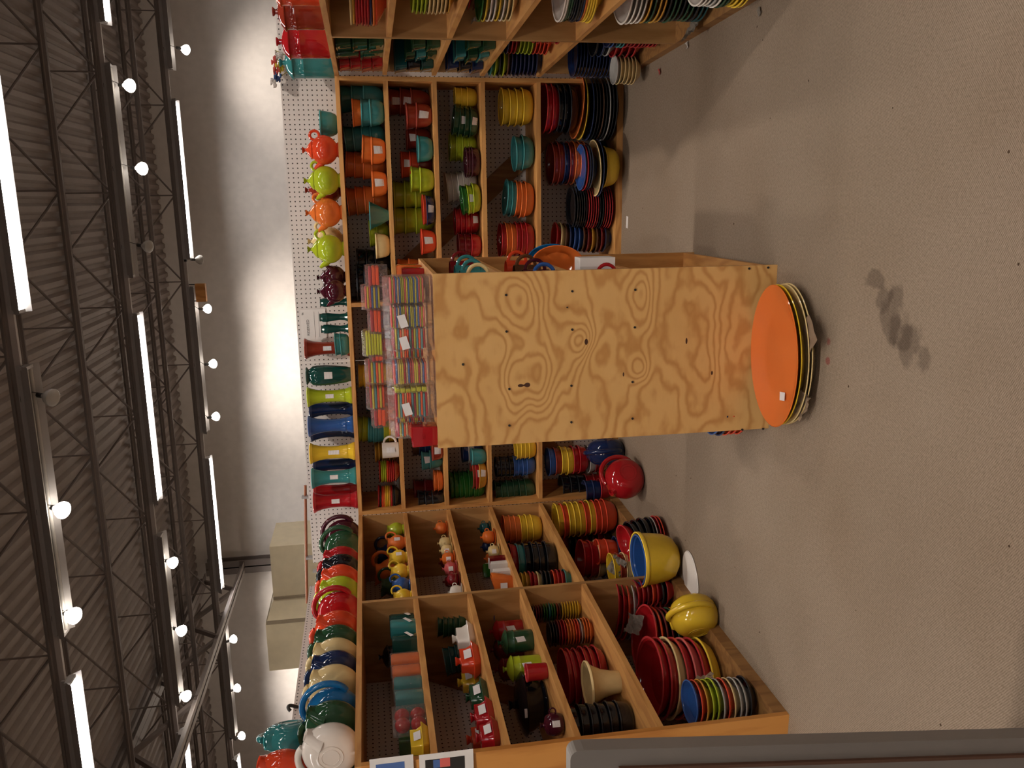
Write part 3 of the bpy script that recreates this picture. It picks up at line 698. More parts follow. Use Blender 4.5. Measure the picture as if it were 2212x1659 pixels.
def jug(P, R, c, label, rot, lab=False):      # small creamer jug: round body, foot ring, big loop handle, pouring lip
    t = thing('cream_jug', label, 'jug', P, rot, 'cream jugs in the left shelves'); g = GL[c]
    bm = bmesh.new()
    pr = [(0, 0), (.66, 0), (.72, .06), (.66, .16), (.60, .22), (.84, .45), (1.0, .85), (.98, 1.25), (.82, 1.6), (.66, 1.82), (.62, 2.0), (.68, 2.14), (.70, 2.2), (.64, 2.2), (.56, 2.0), (.56, 1.8), (.85, 1.2), (.6, .5), (0, .4)]
    lathe(bm, [(r * R, z * R) for r, z in pr], 36)
    for v in bm.verts:
        if v.co.z > 1.9 * R and v.co.x < -.3 * R: v.co.x *= 1.35; v.co.z += .1 * R
    obj('body', bm, g, t)
    bm = bmesh.new(); pts = [(.88 * R + .58 * R * math.cos(a), 0, 1.78 * R + .62 * R * math.sin(a)) for a in [math.radians(132 - 235 * k / 16) for k in range(17)]]
    tube(bm, pts, .12 * R, 9); obj('handle', bm, g, t)
    if lab: sticker_on(t, 1.0 * R, facing(P) - rot + .5, .7 * R, 1.4 * R, .02)
    return t

def lidpot(P, R, c, label, rot=0, lab=False, tray=True, knob=True, loops=True, cat='sugar pot', group='small lidded pots in the left shelves', k=1.0):
    t = thing('sugar_pot', label, cat, P, rot, group); g = GL[c]; z0 = .28 * R if tray else 0
    if tray:
        bm = bmesh.new(); lathe(bm, [(0, 0), (.9 * R, 0), (1.2 * R, .12 * R), (1.32 * R, .25 * R), (1.28 * R, .27 * R), (1.1 * R, .18 * R), (0, .15 * R)], 32); obj('saucer', bm, g, t)
    bm = bmesh.new(); lathe(bm, [(0, z0), (.6 * R, z0), (.85 * R, z0 + .15 * R), (R, z0 + .6 * R), (R, z0 + 1.1 * R * k), (.88 * R, z0 + 1.42 * R * k), (.8 * R, z0 + 1.5 * R * k), (0, z0 + 1.45 * R * k)], 32); obj('body', bm, g, t)
    zt = z0 + 1.5 * R * k
    bm = bmesh.new(); lathe(bm, [(.86 * R, zt), (.7 * R, zt + .16 * R), (.2 * R, zt + .3 * R), (.13 * R, zt + .42 * R), (.27 * R, zt + .62 * R), (0, zt + .64 * R)], 28); obj('lid', bm, g, t)
    if loops:
        bm = bmesh.new(); tube(bm, [(1.12 * R + .3 * R * math.cos(a), 0, z0 + .95 * R + .3 * R * math.sin(a)) for a in [2 * PI * q / 16 for q in range(16)]], .075 * R, 7, closed=True); obj('handle', bm, g, t)
    if lab: sticker_on(t, R, facing(P) - rot, z0 + .5 * R, z0 + 1.2 * R, .022)
    return t

def rbox(bm, lx, ly, h, taper=.9, r=.25, z0=0, seg=6, top=True, hollow=0):
    rings = []
    levels = [(0, taper * .92), (.06, taper), (.5, (1 + taper) / 2), (.94, 1.0), (1.0, .97 if top else 1.0)]
    if hollow: levels += [(1.0, 1 - hollow), (.12, taper - hollow)]
    for f, s in levels:
        ring = []; rr = r * min(lx, ly) / 2
        for cxs, cys, a0 in ((1, 1, 0), (-1, 1, 90), (-1, -1, 180), (1, -1, 270)):
            for k in range(seg + 1):
                a = math.radians(a0 + 90 * k / seg)
                ring.append(bm.verts.new((s * (cxs * (lx / 2 - rr) + rr * math.cos(a)), s * (cys * (ly / 2 - rr) + rr * math.sin(a)), z0 + f * h)))
        rings.append(ring)
    n = len(rings[0])
    for A, B in zip(rings, rings[1:]):
        for k in range(n): bm.faces.new((A[k], A[(k + 1) % n], B[(k + 1) % n], B[k]))
    bm.faces.new(rings[0][::-1]); bm.faces.new(rings[-1])

def covered_dish(P, lx, ly, h, c, label, rot=0, lab=True, knob=True, name='covered_dish', cat='dish', group='covered dishes in the left shelves', r=.5):
    t = thing(name, label, cat, P, rot, group); g = GL[c]
    bm = bmesh.new(); rbox(bm, lx * 1.16, ly * 1.3, h * .34, taper=.72, r=r); 
    obj('base_tray', bm, g, t)
    bm = bmesh.new(); rbox(bm, lx * .92, ly * .96, h * .60, taper=1.0, r=r, z0=h * .30)
    for v in bm.verts:
        if v.co.z > h * .5: v.co.x *= .86; v.co.y *= .72
    obj('cover', bm, g, t)
    if knob:
        bm = bmesh.new(); lathe(bm, [(.016, h * .88), (.011, h * .95), (.019, h * 1.10), (.018, h * 1.14), (0, h * 1.14)], 20); obj('knob', bm, g, t)
    if lab:
        bm = bmesh.new(); q = .38 * lx; a = (ly * .96 / 2 + .004, h * .40); b_ = (ly * .96 * .42 + .0, h * .74)
        v = [bm.verts.new(p) for p in ((-q * .5, -a[0], a[1]), (q * .5, -a[0], a[1]), (q * .5, -b_[0], b_[1]), (-q * .5, -b_[0], b_[1]))]
        bm.faces.new(v); o = obj('price_sticker', mesh_of('ps', bm, smooth=False), M['sticker'], t); o['label'] = 'white printed price sticker'
    return t

def loaf_box(P, lx, ly, h, c, label, rot=0, lab=True, name='utensil_box', cat='dish', group='rounded boxes in the left shelves', r=.55, film=False):
    t = thing(name, label, cat, P, rot, group); g = GL[c]
    bm = bmesh.new(); rbox(bm, lx, ly, h * .96, taper=.97, r=r); obj('body', bm, g, t)
    bm = bmesh.new(); rbox(bm, lx * .93, ly * .93, h * .04, taper=1, r=r, z0=h * .96); obj('rim', bm, g, t)
    if lab:
        bm = bmesh.new(); v = [bm.verts.new(p) for p in ((lx / 2 + .002, -.035, h * .25), (lx / 2 + .002, .02, h * .5), (lx / 2 + .002, .03, h * .38), (lx / 2 + .002, -.022, h * .12))]
        bm.faces.new(v); o = obj('price_sticker', mesh_of('ps', bm, smooth=False), M['sticker'], t); o['label'] = 'white printed price sticker'
    if film:
        bm = bmesh.new(); rbox(bm, lx * 1.08, ly * 1.08, h * 1.04, taper=1, r=r); obj('plastic_wrap', bm, M['film'], t)
    return t

def mug(P, R, Hh, c, label, rot, lab=False, group='mugs', square=False):
    t = thing('mug', label, 'mug', P, rot, group); g = GL[c]
    bm = bmesh.new()
    lathe(bm, [(0, 0), (.86 * R, 0), (.95 * R, .03 * Hh), (.97 * R, .5 * Hh), (R, .97 * Hh), (R, Hh), (.93 * R, Hh), (.9 * R, .12 * Hh), (0, .1 * Hh)], 36); obj('body', bm, g, t)
    bm = bmesh.new(); tube(bm, [(R * .93 + .36 * Hh * math.cos(a), 0, Hh * (.52 + .36 * math.sin(a))) for a in [math.radians(92 - 184 * k / 14) for k in range(15)]], .05 * Hh + .002, 8); obj('handle', bm, g, t)
    if lab: sticker_on(t, R, facing(P) - rot, .25 * Hh, .75 * Hh, .03)
    return t

def paper_sheet(P, w, l, rot, label, mat='kraft', tilt=(0, 0), crumple=.012, n=7):
    bm = bmesh.new(); g = [[None] * (n + 1) for _ in range(n + 1)]
    rd = random.Random(int(abs(P[0]) * 9999) + int(w * 777))
    for i in range(n + 1):
        for j in range(n + 1):
            e = .05 * rd.uniform(-1, 1)
            g[i][j] = bm.verts.new((w * (i / n - .5) * (1 + e), l * (j / n - .5) * (1 + e), crumple * rd.uniform(-.6, 1) + crumple * 1.5 * abs(i / n - .5)))
    for i in range(n):
        for j in range(n): bm.faces.new((g[i][j], g[i + 1][j], g[i + 1][j + 1], g[i][j + 1]))
    bmesh.ops.solidify(bm, geom=bm.faces[:], thickness=.0008)
    o = obj('packing_paper', mesh_of('packing_paper', bm, smooth=False), M[mat]); o.location = P; o.rotation_euler = (tilt[0], tilt[1], rot)
    return tag(o, label, 'paper', 'sheets of packing paper')

# ================================================================== LEDGE OF THE FAR SHELVES
def sz(P, px): return px / scale_at(P)
P = spot('B', 0, 268, .20); stack(P, 62, 38, 'deep', 'te', 'behind the orange-red teapot on the ledge')
for Y, d, c, lb in ((324, .10, 'po', 'orange-red teapot with ring handle, first from the right on ledge'), (390, .10, 'li', 'lime teapot between the orange-red and orange teapots'),
                    (459, .10, 'or', 'orange teapot with ring handle between two lime teapots'), (537, .10, 'li', 'lime teapot left of the orange teapot, overhanging the ledge')):
    P = spot('B', 0, Y, d); teapot(P, sz(P, 31), c, lb)
for Y, d, c, lb in ((410, .24, 'ru', 'rust teapot mostly hidden behind the lime teapot'), (520, .24, 'iv', 'ivory teapot half hidden behind the last lime teapot')):
    P = spot('B', 0, Y, d); teapot(P, sz(P, 31), c, lb, lid_lab=False)
P = spot('B', 0, 598, .22); teapot(P, sz(P, 25), 'pl', 'plum teapot standing behind, handle towards the shelves', False, rot=2.6)
P = spot('B', 0, 628, .10); teapot(P, sz(P, 25), 'pl', 'plum teapot at the front beside the small bud vases', True)
for Y, d, h, lb in ((652, .20, 58, 'small dark green bud vase right of the reserved sign'), (684, .12, 60, 'small dark green bud vase in front of the reserved sign'), (709, .12, 58, 'small dark green bud vase beside the turquoise bowls')):
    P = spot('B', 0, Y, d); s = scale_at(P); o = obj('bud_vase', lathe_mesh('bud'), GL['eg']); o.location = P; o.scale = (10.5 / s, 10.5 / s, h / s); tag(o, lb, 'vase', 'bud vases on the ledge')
P = spot('B', 0, 742, .12); stack(P, 52, 31, 'bowl', 'te te', 'stack before the rust vase on the ledge', kr=.62)
vs_ = [(750, .23, 'ru', 46, 95, 'vase', 'rust red flared vase behind the small turquoise bowls', 1), (808, .12, 'eg', 44, 94, 'urn', 'dark green urn vase with narrow lip and sticker', 1),
       (853, .12, 'li', 44, 94, 'vase', 'lime flared vase beside the dark green urn', 1), (880, .24, 'nv', 44, 92, 'vase', 'navy flared vase between the lime and blue vases', 0),
       (916, .12, 'bl', 46, 95, 'vase', 'blue flared vase right of the yellow vase', 0), (930, .24, 'nv', 40, 92, 'vase', 'navy flared vase behind the blue vase', 0),
       (974, .12, 'ye', 46, 95, 'vase', 'yellow flared vase with sideways sticker', 1), (1000, .24, 'nv', 40, 90, 'vase', 'navy flared vase behind, between yellow and turquoise vases', 0),
       (1027, .12, 'te', 46, 94, 'vase', 'turquoise flared vase between yellow and scarlet vases', 1), (1056, .24, 're', 42, 92, 'vase', 'scarlet flared vase standing behind the front scarlet vase', 0),
       (1079, .12, 're', 46, 93, 'vase', 'scarlet flared vase, last in the row before the corner', 1)]
for Y, d, c, wp, hp, kind, lb, st in vs_:
    P = spot('B', 0, Y, d); s = scale_at(P)
    if wp is None: continue
    nm = 'urn_vase' if kind == 'urn' else 'flared_vase'
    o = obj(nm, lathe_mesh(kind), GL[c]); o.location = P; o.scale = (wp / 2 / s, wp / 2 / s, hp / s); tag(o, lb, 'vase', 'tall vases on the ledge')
    if st:
        rz = facing(P); k = patch(lambda t: prof_r(kind, min(t, 1)), rz - .38, rz + .30, .42 if c != 'ye' else .36, .60, 0.0, off=1.05 if kind == 'vase' else 1.02)
        q = obj('price_sticker', k, M['sticker'], o); q['label'] = 'white printed price sticker'
# reserved sign
Pn = spot('B', 0, 700, DB - .004); s = scale_at(Pn)
sg = thing('reserved_sign', 'white card reading RESERVED fixed to the pegboard', 'sign', (Pn.x, YB + DB - .004, 1.765))
boxo('card', M['paper'], sg, -.085, .095, -.002, 0, -.075, .068)
for txt, z, x, sz_ in (('RESERVED', .022, -.012, .021), ('96', .050, .07, .016)):
    cu = bpy.data.curves.new('lettering', 'FONT'); cu.body = txt; cu.size = sz_; cu.align_x = 'CENTER'; cu.extrude = .0002
    tmp = bpy.data.objects.new('tmp', cu); me = bpy.data.meshes.new_from_object(tmp); bpy.data.objects.remove(tmp)
    o = bpy.data.objects.new('lettering', me); C.objects.link(o); o.parent = sg; o.location = (x, -.0025, z); o.rotation_euler = (PI / 2, 0, 0); me.materials.clear(); me.materials.append(M['ink'])
for z in (-.01, -.035): boxo('ruled_line', M['ink'], sg, -.07, .08, -.0026, -.002, z, z + .0012)
# brown pipe above the pegboard corner, bracket and hook
bm = bmesh.new(); tube(bm, ((-1.69, 5.02, 1.876), (-2.47, 5.02, 1.915)), .009, 10)
t = thing('brown_pipe', 'thin brown pipe lying along the pegboard top at the corner', 'pipe'); obj('rod', bm, M['copper'], t)
for x, z in ((-1.76, 1.85), (-2.16, 1.85)): boxo('bracket', M['white_metal'], t, x - .006, x + .006, 4.99, 5.03, z, z + .05)
yc = YB + .20; t = thing('pegboard_bracket', 'small steel bracket screwed to the pegboard corner', 'bracket', (LX(yc) - DL, yc, 1.80))
boxo('plate', M['white_metal'], t, 0, .006, -.02, .02, -.07, .05); boxo('arm', M['white_metal'], t, .006, .02, -.006, .006, -.05, .03)
yk = solve(lambda q: (LX(q) - DL, q, 1.85), 1533, 4.6, 1.5)
bm = bmesh.new(); tube(bm, [(LX(yk) - DL - .004 + .02 * math.sin(a), yk + .015 * math.cos(a * .5), 1.83 + .05 * math.sin(a * .7)) for a in [PI * k / 10 for k in range(11)]], .008, 8)
tag(obj('hook', bm, M['dark']), 'dark metal hook over the pegboard edge behind the pitchers', 'hook')

# ================================================================== LEDGE OF THE LEFT SHELVES: disc pitchers
pit = [(1122, 'pl', 0, 'plum pitcher with open handle, first in the row at the corner'), (1145, 'gr', 0, 'sage green pitcher, handle to the aisle, behind the scarlet spout'),
       (1186, 're', 1, 'scarlet pitcher squeezed between the sage green and black pitchers'), (1203, 'bk', 1, 'black pitcher between scarlet and orange-red pitchers near the corner'),
       (1226, 'po', 1, 'orange-red pitcher between the black and lime pitchers'), (1251, 'li', 1, 'lime pitcher between two reddish pitchers'),
       (1277, 're', 0, 'scarlet pitcher showing its handle beside the lime pitcher'), (1326, 'po', 1, 'orange-red pitcher between scarlet handle and dark green pitcher'),
       (1357, 'gr', 1, 'dark green pitcher between orange-red and ivory pitchers'), (1386, 'iv', 1, 'ivory pitcher between the dark green and navy pitchers'),
       (1413, 'nv', 1, 'navy pitcher between the two ivory pitchers'), (1444, 'iv', 1, 'ivory pitcher between navy and peacock blue pitchers'),
       (1485, 'pb', 0, 'peacock blue pitcher with open handle towards the aisle'), (1522, 'gr', 1, 'dark green pitcher next to the white pitcher'), (1572, 'wh', 1, 'large white pitcher at the near end of the ledge')]
for Y, c, sp_, lb in pit:
    a = .106
    y = solve(lambda q: (LX(q) - .02, q, H + .08), Y, YB + .2, 1.5)
    x = LX(y) - .006 - a * (.96 if sp_ else 1.12)
    disc_pitcher((x, y, H), a, c, lb, (0 if sp_ else PI) + TL, lab=(c == 're' and not sp_), th=.095)
y2 = [(2.52, 'te'), (2.76, 'te')]
for y, c, lb in ((2.86, 'dt', 'dark teal pitcher standing behind, beneath the raised turquoise one'), (2.66, 'nv', 'navy pitcher standing behind the white one, under the raised pitchers'), (2.55, 'bk', 'black pitcher hidden at the near back of the ledge')):
    disc_pitcher((LX(y) - .315, y, H), .088, c, lb, TL, th=.09)
yq = solve(lambda q: (LX(q) - .25, q, H + .27), 1590, 3.5, 2.0); P = Vector((LX(yq) - .25, yq, H + .177)); disc_pitcher(P, .108, 'te', 'turquoise pitcher raised above the others, spout towards the viewer', -1.15, lab=True, th=.11)
yq = solve(lambda q: (LX(q) - .22, q, H + .27), 1672, 3.5, 1.8); P = Vector((LX(yq) - .22, yq, H + .177)); disc_pitcher(P, .105, 'po', 'orange-red pitcher raised above the white one at picture edge', -.2, th=.11)

# ================================================================== LEDGE OF THE RIGHT SHELVES
def can(Y, d, w, h, c, lb, **k):
    P = spot('R', 0, Y, d); s = scale_at(P); canister(P, w / 2 / s, h / s, c, lb, lab=False, group='tall canisters on the right ledge', **k)
can(137, .09, 66, 116, 'te', 'turquoise lidded canister, farthest on the right ledge')
can(128, .24, 50, 80, 'pi', 'coral pink canister behind the scarlet one', lidded=False)
can(92, .09, 70, 114, 're', 'scarlet lidded canister beside the turquoise canister')
can(42, .22, 66, 100, 'or', 'orange canister showing behind the rust canister')
can(28, .09, 74, 110, 'ru', 'rust red canister with sticker between scarlet and wrapped canisters')
can(-22, .09, 70, 112, 'po', 'orange-red canister in crinkled wrap at the picture edge')
P = spot('R', 0, 28, .09); s = scale_at(P)
for i, (X, Y, c) in enumerate(((595, 130, 'pi'), (604, 145, 'ye'), (596, 150, 'pi'), (600, 165, 'pb'), (592, 180, 'wh'), (603, 120, 'wh'))):
    if i == 0:
        fb = thing('flower_bunch', 'small bunch of pastel artificial flowers on the pegboard edge', 'flowers', (RX(4.75) + .12, 4.93, 1.84))
    d = cF + cR * ((829.5 - Y) / FPX) + cU * (-(X - 1106) / FPX); q = 4.93 / d.y; p = Vector((d.x * q, 4.93, EYE + d.z * q)) - fb.location
    bm = bmesh.new(); rd = random.Random(i)
    for k in range(9):
        c0 = Vector((rd.uniform(-.018, .018), rd.uniform(-.015, .015), rd.uniform(-.018, .018)))
        lathe(bm, [(0, -.006), (.011, -.002), (.014, .006), (.009, .004), (0, .001)], 8, cx=p.x + c0.x, cy=p.y + c0.y, cz=p.z + c0.z)
    obj('blossom', bm, {'pi': M['n_pink'], 'ye': M['n_yellow'], 'pb': M['n_blue'], 'wh': M['paper']}[c], fb)
bm = bmesh.new()
for k in range(4): tube(bm, ((-.1 + .05 * k, 0, .03), (-.06 + .03 * k, .02, -.02), (-.02, .05, -.08)), .002, 5)
obj('stem', bm, M['n_olive'], fb)

# ================================================================== FAR SHELVES
# top row
S('B', 1, 214, .24, 62, 92, 'deep', 'te te te', 'shaded stack at the back right')
S('B', 1, 243, .11, 60, 68, 'bowl', 'or te te', 'orange-topped stack')
S('B', 1, 295, .24, 58, 84, 'bowl', 'te te te te', 'stack behind the leaning orange bowls', tilt=-5)
S('B', 1, 326, .10, 60, 50, 'bowl', 'or or', 'front orange pair', lab=(1,), tilt=4)
S('B', 1, 360, .24, 58, 84, 'bowl', 'or or or or', 'orange stack behind the pair', tilt=4)
S('B', 1, 398, .10, 58, 33, 'bowl', 'or', 'before the second orange stack', lab=(0,))
S('B', 1, 430, .24, 62, 84, 'bowl', 'or or or or', 'orange stack left of centre', tilt=-4)
S('B', 1, 466, .09, 64, 41, 'cone', 'te', 'left of the orange bowls')
S('B', 1, 503, .22, 58, 42, 'bowl', 'li li', 'pair behind the turquoise cone')
S('B', 1, 530, .10, 56, 31, 'bowl', 'iv', 'beside the black stack')
S('B', 1, 568, .24, 66, 70, 'bowl', 'bk bk bk', 'tall black stack at back')
S('B', 1, 610, .12, 86, 74, 'deep', 'bk bk bk', 'wide black stack beside the divider')
P = spot('B', 1, 692, .14); s = scale_at(P)
loaf_box(P, .12, .10, 52 / s, 'nv', 'navy box wrapped in cloudy plastic behind the napkin packs', lab=False, film=True, group='wrapped wares on the far shelves')
S('B', 1, 752, .16, 52, 46, 'bowl', 're re re', 'stack behind the lime napkins')
S('B', 1, 808, .16, 52, 78, 'bowl', 'ye ye ye ye ye ye ye', 'yellow stack left of divider', kr=.6)
S('B', 1, 860, .15, 54, 66, 'bowl', 'bk ru ru', 'stack with sideways sticker', lab=(1,), kr=.7)
S('B', 1, 892, .10, 40, 40, 'plate', 'or or or', 'small orange pile', kr=.4)
S('B', 1, 928, .17, 58, 84, 'bowl', 'li li te te te li ye', 'mixed stack by the white mug', tilt=4, kr=.6)
S('B', 1, 972, .22, 50, 50, 'plate', 'mu mu mu mu mu mu', 'saucer pile behind the mug', kr=.2)
P = spot('B', 1, 971, .06); mug(P, sz(P, 17), sz(P, 36), 'wh', 'white mug with handle in the top row of the far shelves', .2, lab=True, group='mugs')
S('B', 1, 1016, .12, 48, 44, 'plate', 're li li li po re re re ru', 'saucer pile left of the mug', kr=.45)
S('B', 1, 1074, .12, 54, 48, 'plate', 're bk po or ye ye mu re bk bk', 'mixed saucer pile in the corner', kr=.5, tilt=3)
# second row
S('B', 2, 222, .24, 60, 88, 'deep', 'ru ru ru', 'rust stack at back', lab=(0, 1))
S('B', 2, 251, .10, 58, 56, 'deep', 'ru ru', 'front rust pair', lab=(1,), kr=1.1)
S('B', 2, 300, .25, 50, 52, 'deep', 'ru ru', 'rust pair behind the turquoise bowl', lab=(0,))
S('B', 2, 323, .10, 58, 34, 'bowl', 'te', 'between the rust and lime bowls')
S('B', 2, 355, .22, 58, 66, 'bowl', 'po po dr', 'orange-red stack behind the lime', lab=(0,))
S('B', 2, 389, .10, 58, 50, 'deep', 'li li', 'front lime pair')
S('B', 2, 420, .24, 60, 84, 'deep', 'li li li', 'back lime stack, right one')
S('B', 2, 476, .24, 60, 84, 'deep', 'li li li', 'back lime stack, left one')
S('B', 2, 453, .09, 66, 27, 'bowl', 'po nv', 'shallow pair with stickers', lab=(1,), kr=.62)
S('B', 2, 521, .10, 58, 32, 'deep', 'po', 'beside the shelving island top', lab=(0,))
S('B', 2, 578, .14, 44, 82, 'deep', 'or or dr', 'stack behind the napkin packs')
S('B', 2, 1056, .24, 50, 60, 'deep', 'dr dr', 'back pair by the corner')
S('B', 2, 1078, .10, 46, 56, 'deep', 'bk bk bk', 'black stack in the corner')
S('B', 2, 1036, .12, 48, 20, 'bowl', 'or or', 'small shallow pair', kr=.5)
S('B', 2, 992, .14, 42, 44, 'deep', 'te te', 'turquoise pair left of island', lab=(0,))
S('B', 2, 974, .06, 40, 24, 'bowl', 'ru', 'at the front edge', lab=(0,), kr=.6)
S('B', 2, 962, .24, 40, 60, 'bowl', 'br nv nv mu', 'stack half behind the island')
# third row
S('B', 3, 213, .18, 46, 48, 'bowl', 'ye ye ye', 'yellow stack at the right upright', kr=.6)
S('B', 3, 266, .14, 66, 52, 'bowl', 'gr gr gr gr', 'dark green tilted stack', lab=(1, 3), tilt=7)
S('B', 3, 318, .24, 62, 58, 'bowl', 'li li li li', 'lime stack at back')
S('B', 3, 350, .10, 66, 32, 'bowl', 'pl pl pl', 'low plum stack', kr=.6)
S('B', 3, 398, .24, 64, 66, 'bowl', 'wh wh wh wh wh', 'white stack at back', tilt=-6)
S('B', 3, 428, .10, 66, 40, 'bowl', 'sg li li', 'front lime and green trio', tilt=-6, lab=(1,))
S('B', 3, 478, .20, 60, 52, 'bowl', 're re re re', 'scarlet stack at back', lab=(3,))
S('B', 3, 530, .12, 54, 50, 'bowl', 'dr dr re', 'dark red trio by the island')
S('B', 3, 1044, .18, 66, 76, 'bowl', 'sg sg sg sg sg sg sg', 'green stack by the left upright', kr=.45)
S('B', 3, 1024, .09, 62, 32, 'bowl', 'ru re mu', 'low trio with stickers', lab=(1, 2), kr=.6)
S('B', 3, 985, .09, 40, 32, 'bowl', 'te', 'at the island edge', kr=.6)
S('B', 3, 975, .22, 46, 46, 'bowl', 'nv gy nv', 'back trio beside the island')
# fourth row
S('B', 4, 232, .14, 80, 68, 'bowl', 'ye ye ye ye', 'yellow stack at the right')
S('B', 4, 331, .12, 76, 42, 'bowl', 'te te', 'turquoise pair')
S('B', 4, 432, .12, 78, 60, 'bowl', 'te te or or or', 'leaning turquoise and orange stack', tilt=5)
S('B', 4, 516, .12, 74, 74, 'bowl', 're or or re re re', 'red and orange stack')
S('B', 4, 1056, .14, 52, 88, 'bowl', 'gr gr gr gr gr gr', 'dark green stack in the corner', kr=.9)
S('B', 4, 1003, .12, 46, 86, 'bowl', 'bk bk bk bk bl bl bl bl', 'black over blue stack', kr=.9)
S('B', 4, 966, .10, 50, 44, 'bowl', 'ye ye ye ye', 'yellow stack beside the island', kr=.7)
# bottom row
P = spot('B', 5, 234, .07); R_, Hq = stack(P, 134, 62, 'plate', 'nv bk bk br bk gy bk bk', 'wide pile under the black bowls', where='far shelves, bottom row', kr=.17)
P2 = Vector((P.x, P.y, P.z + Hq + .002)); stack(P2, 134, 18, 'plate', 'or ye', 'orange and yellow pair', tilt=5, kr=.15, where='bottom row pile by right shelves')
P3 = Vector((P2.x, P2.y + .01, P2.z + .055)); stack(P3, 106, 72, 'bowl', 're re bk bk bk', 'black and scarlet stack', kr=.38, where='on the widest plates, bottom row')
P = spot('B', 5, 362, -.01); stack(P, 88, 34, 'bowl', 'ye', 'lowest of the second floor pile', where='far shelves, bottom row', kr=.7)
P.z += .09; stack(P, 120, 16, 'plate', 'iv nv', 'wide platter pair', where='second floor pile, bottom row', kr=.15, tilt=-3)
P.z += .045; stack(P, 96, 30, 'plate', 'bl re nv nv', 'blue-topped plates', where='second floor pile, bottom row', kr=.3)
P = spot('B', 5, 352, .16); P.z += .10; stack(P, 92, 92, 'bowl', 'ru ru nv ru or or or', 'rust and orange stack', where='behind the blue plates, bottom row', kr=.5)
o = S('B', 5, 352, .16, 94, 36, 'plate', 'br br bk br', 'dark pile beneath the rust stack', kr=.3)
S('B', 5, 447, .10, 90, 90, 'plate', 'bk bk bk bk bk bk re re re re re bk bk re re re re', 'black and red pile', kr=.22)
S('B', 5, 516, .12, 60, 122, 'plate', 're iv br nv bl bl br dr mu br dr nv', 'leaning pile by the island', kr=.35, tilt=4)
P = spot('B', 5, 990, -.06); s = scale_at(P); P.z = 0
disc_pitcher((P.x + .05, P.y - .02, 0), .115, 'nv', 'large navy pitcher on the carpet against the bottom row', 1.9, lab=True, group='pitchers on the carpet', th=.16)
S('B', 5, 988, .10, 60, 46, 'bowl', 'gy dr dr', 'trio hidden behind the navy pitcher')
P = spot('B', 5, 988, .10); P.z += .13; stack(P, 62, 88, 'bowl', 'bl ru ye ye re re', 'blue-topped stack above the navy pitcher', where='bottom row', kr=.55)
S('B', 5, 1046, .14, 54, 100, 'bowl', 'bk bk bk re re', 'black stack by the left upright', kr=.8)
S('B', 5, 1056, .02, 46, 60, 'bowl', 'nv nv re', 'small navy-topped trio', kr=.7)
pt = on_floor(1388, 1034); disc_pitcher((pt.x, pt.y + .02, 0), .112, 're', 'big scarlet pitcher on the carpet before the far shelves', 3.9, lab=True, group='pitchers on the carpet', th=.18)

# ================================================================== LEFT SHELVES, far bay
def JG(Y, d, c, lb, lab=False, w=34, rot=0.8): P = spot('L', 1, Y, d); jug(P, sz(P, w / 2 * 1.02), c, lb, rot, lab)
JG(1143, .10, 'li', 'lime jug, first in the front row of jugs at the corner', w=32)
JG(1171, .09, 'or', 'orange jug in the front row beside the lime jug', True, w=34)
JG(1203, .09, 'ye', 'yellow jug with sticker left of the orange jug', True, w=34)
JG(1233, .09, 'ye', 'yellow jug between another yellow and the blue jug', w=34)
JG(1263, .09, 'bl', 'blue jug between two yellow jugs', w=35)
JG(1288, .08, 'ye', 'yellow jug nearest the divider, beside the blue jug', w=35)
P = spot('L', 1, 1195, .24); jug(P, sz(P, 26), 'nv', 'navy jug at the back of the top row', .2)
P = spot('L', 1, 1232, .25); jug(P, sz(P, 30), 'or', 'large dim orange jug at the back of the top row', .2)
P = spot('L', 1, 1262, .25); jug(P, sz(P, 26), 'gr', 'dark green jug behind the blue jug', .2)
SP = [(2, 1140, .09, 'or', 'orange sugar pot on saucer at the corner, second row', 13, 0), (2, 1172, .08, 'iv', 'ivory sugar pot with ring handle, second row', 13, 0), (2, 1188, .08, 'iv', 'ivory sugar pot with sticker beside the orange one', 13, 1),
      (2, 1206, .08, 'or', 'orange sugar pot between ivory and coral pots', 14, 1), (2, 1227, .08, 'pi', 'coral pink sugar pot with sticker, second row', 14, 1), (2, 1251, .08, 'dr', 'dark red sugar pot beside the white one', 14, 0), (2, 1277, .08, 'wh', 'white sugar pot next to the divider', 14, 0),
      (2, 1160, .20, 'dr', 'dark red sugar pot behind the ivory one', 12, 0), (2, 1215, .21, 'dr', 'dark red sugar pot hidden behind the coral one', 12, 0), (2, 1255, .21, 'dr', 'dark red sugar pot at the back near the divider', 12, 0),
      (3, 1130, .18, 'dr', 'dark red pot at the back corner, third row', 12, 0), (3, 1140, .10, 'dt', 'dark teal pot beside the orange pot, third row', 12, 0), (3, 1159, .07, 'or', 'orange pot with ring handle, third row', 14, 0),
      (3, 1180, .17, 'nv', 'navy pot behind the ivory pot, third row', 12, 0), (3, 1190, .08, 'iv', 'ivory pot with sticker, third row', 13, 1), (3, 1205, .18, 'or', 'orange pot behind the white boxes', 12, 0), (3, 1225, .22, 'dt', 'dark teal pot at the back, third row', 12, 0)]
for r_, Y, d, c, lb, R0, lab in SP:
    P = spot('L', r_, Y, d); lidpot(P, sz(P, R0), c, lb, .8, lab)
P = spot('L', 3, 1232, .19); t = loaf_box(P, .075, .08, .10, 'sg', 'bright green box set at an angle, third row', .6, lab=False, r=.15); 
sticker_on(t, .045, -.4, .05, .085, .03)
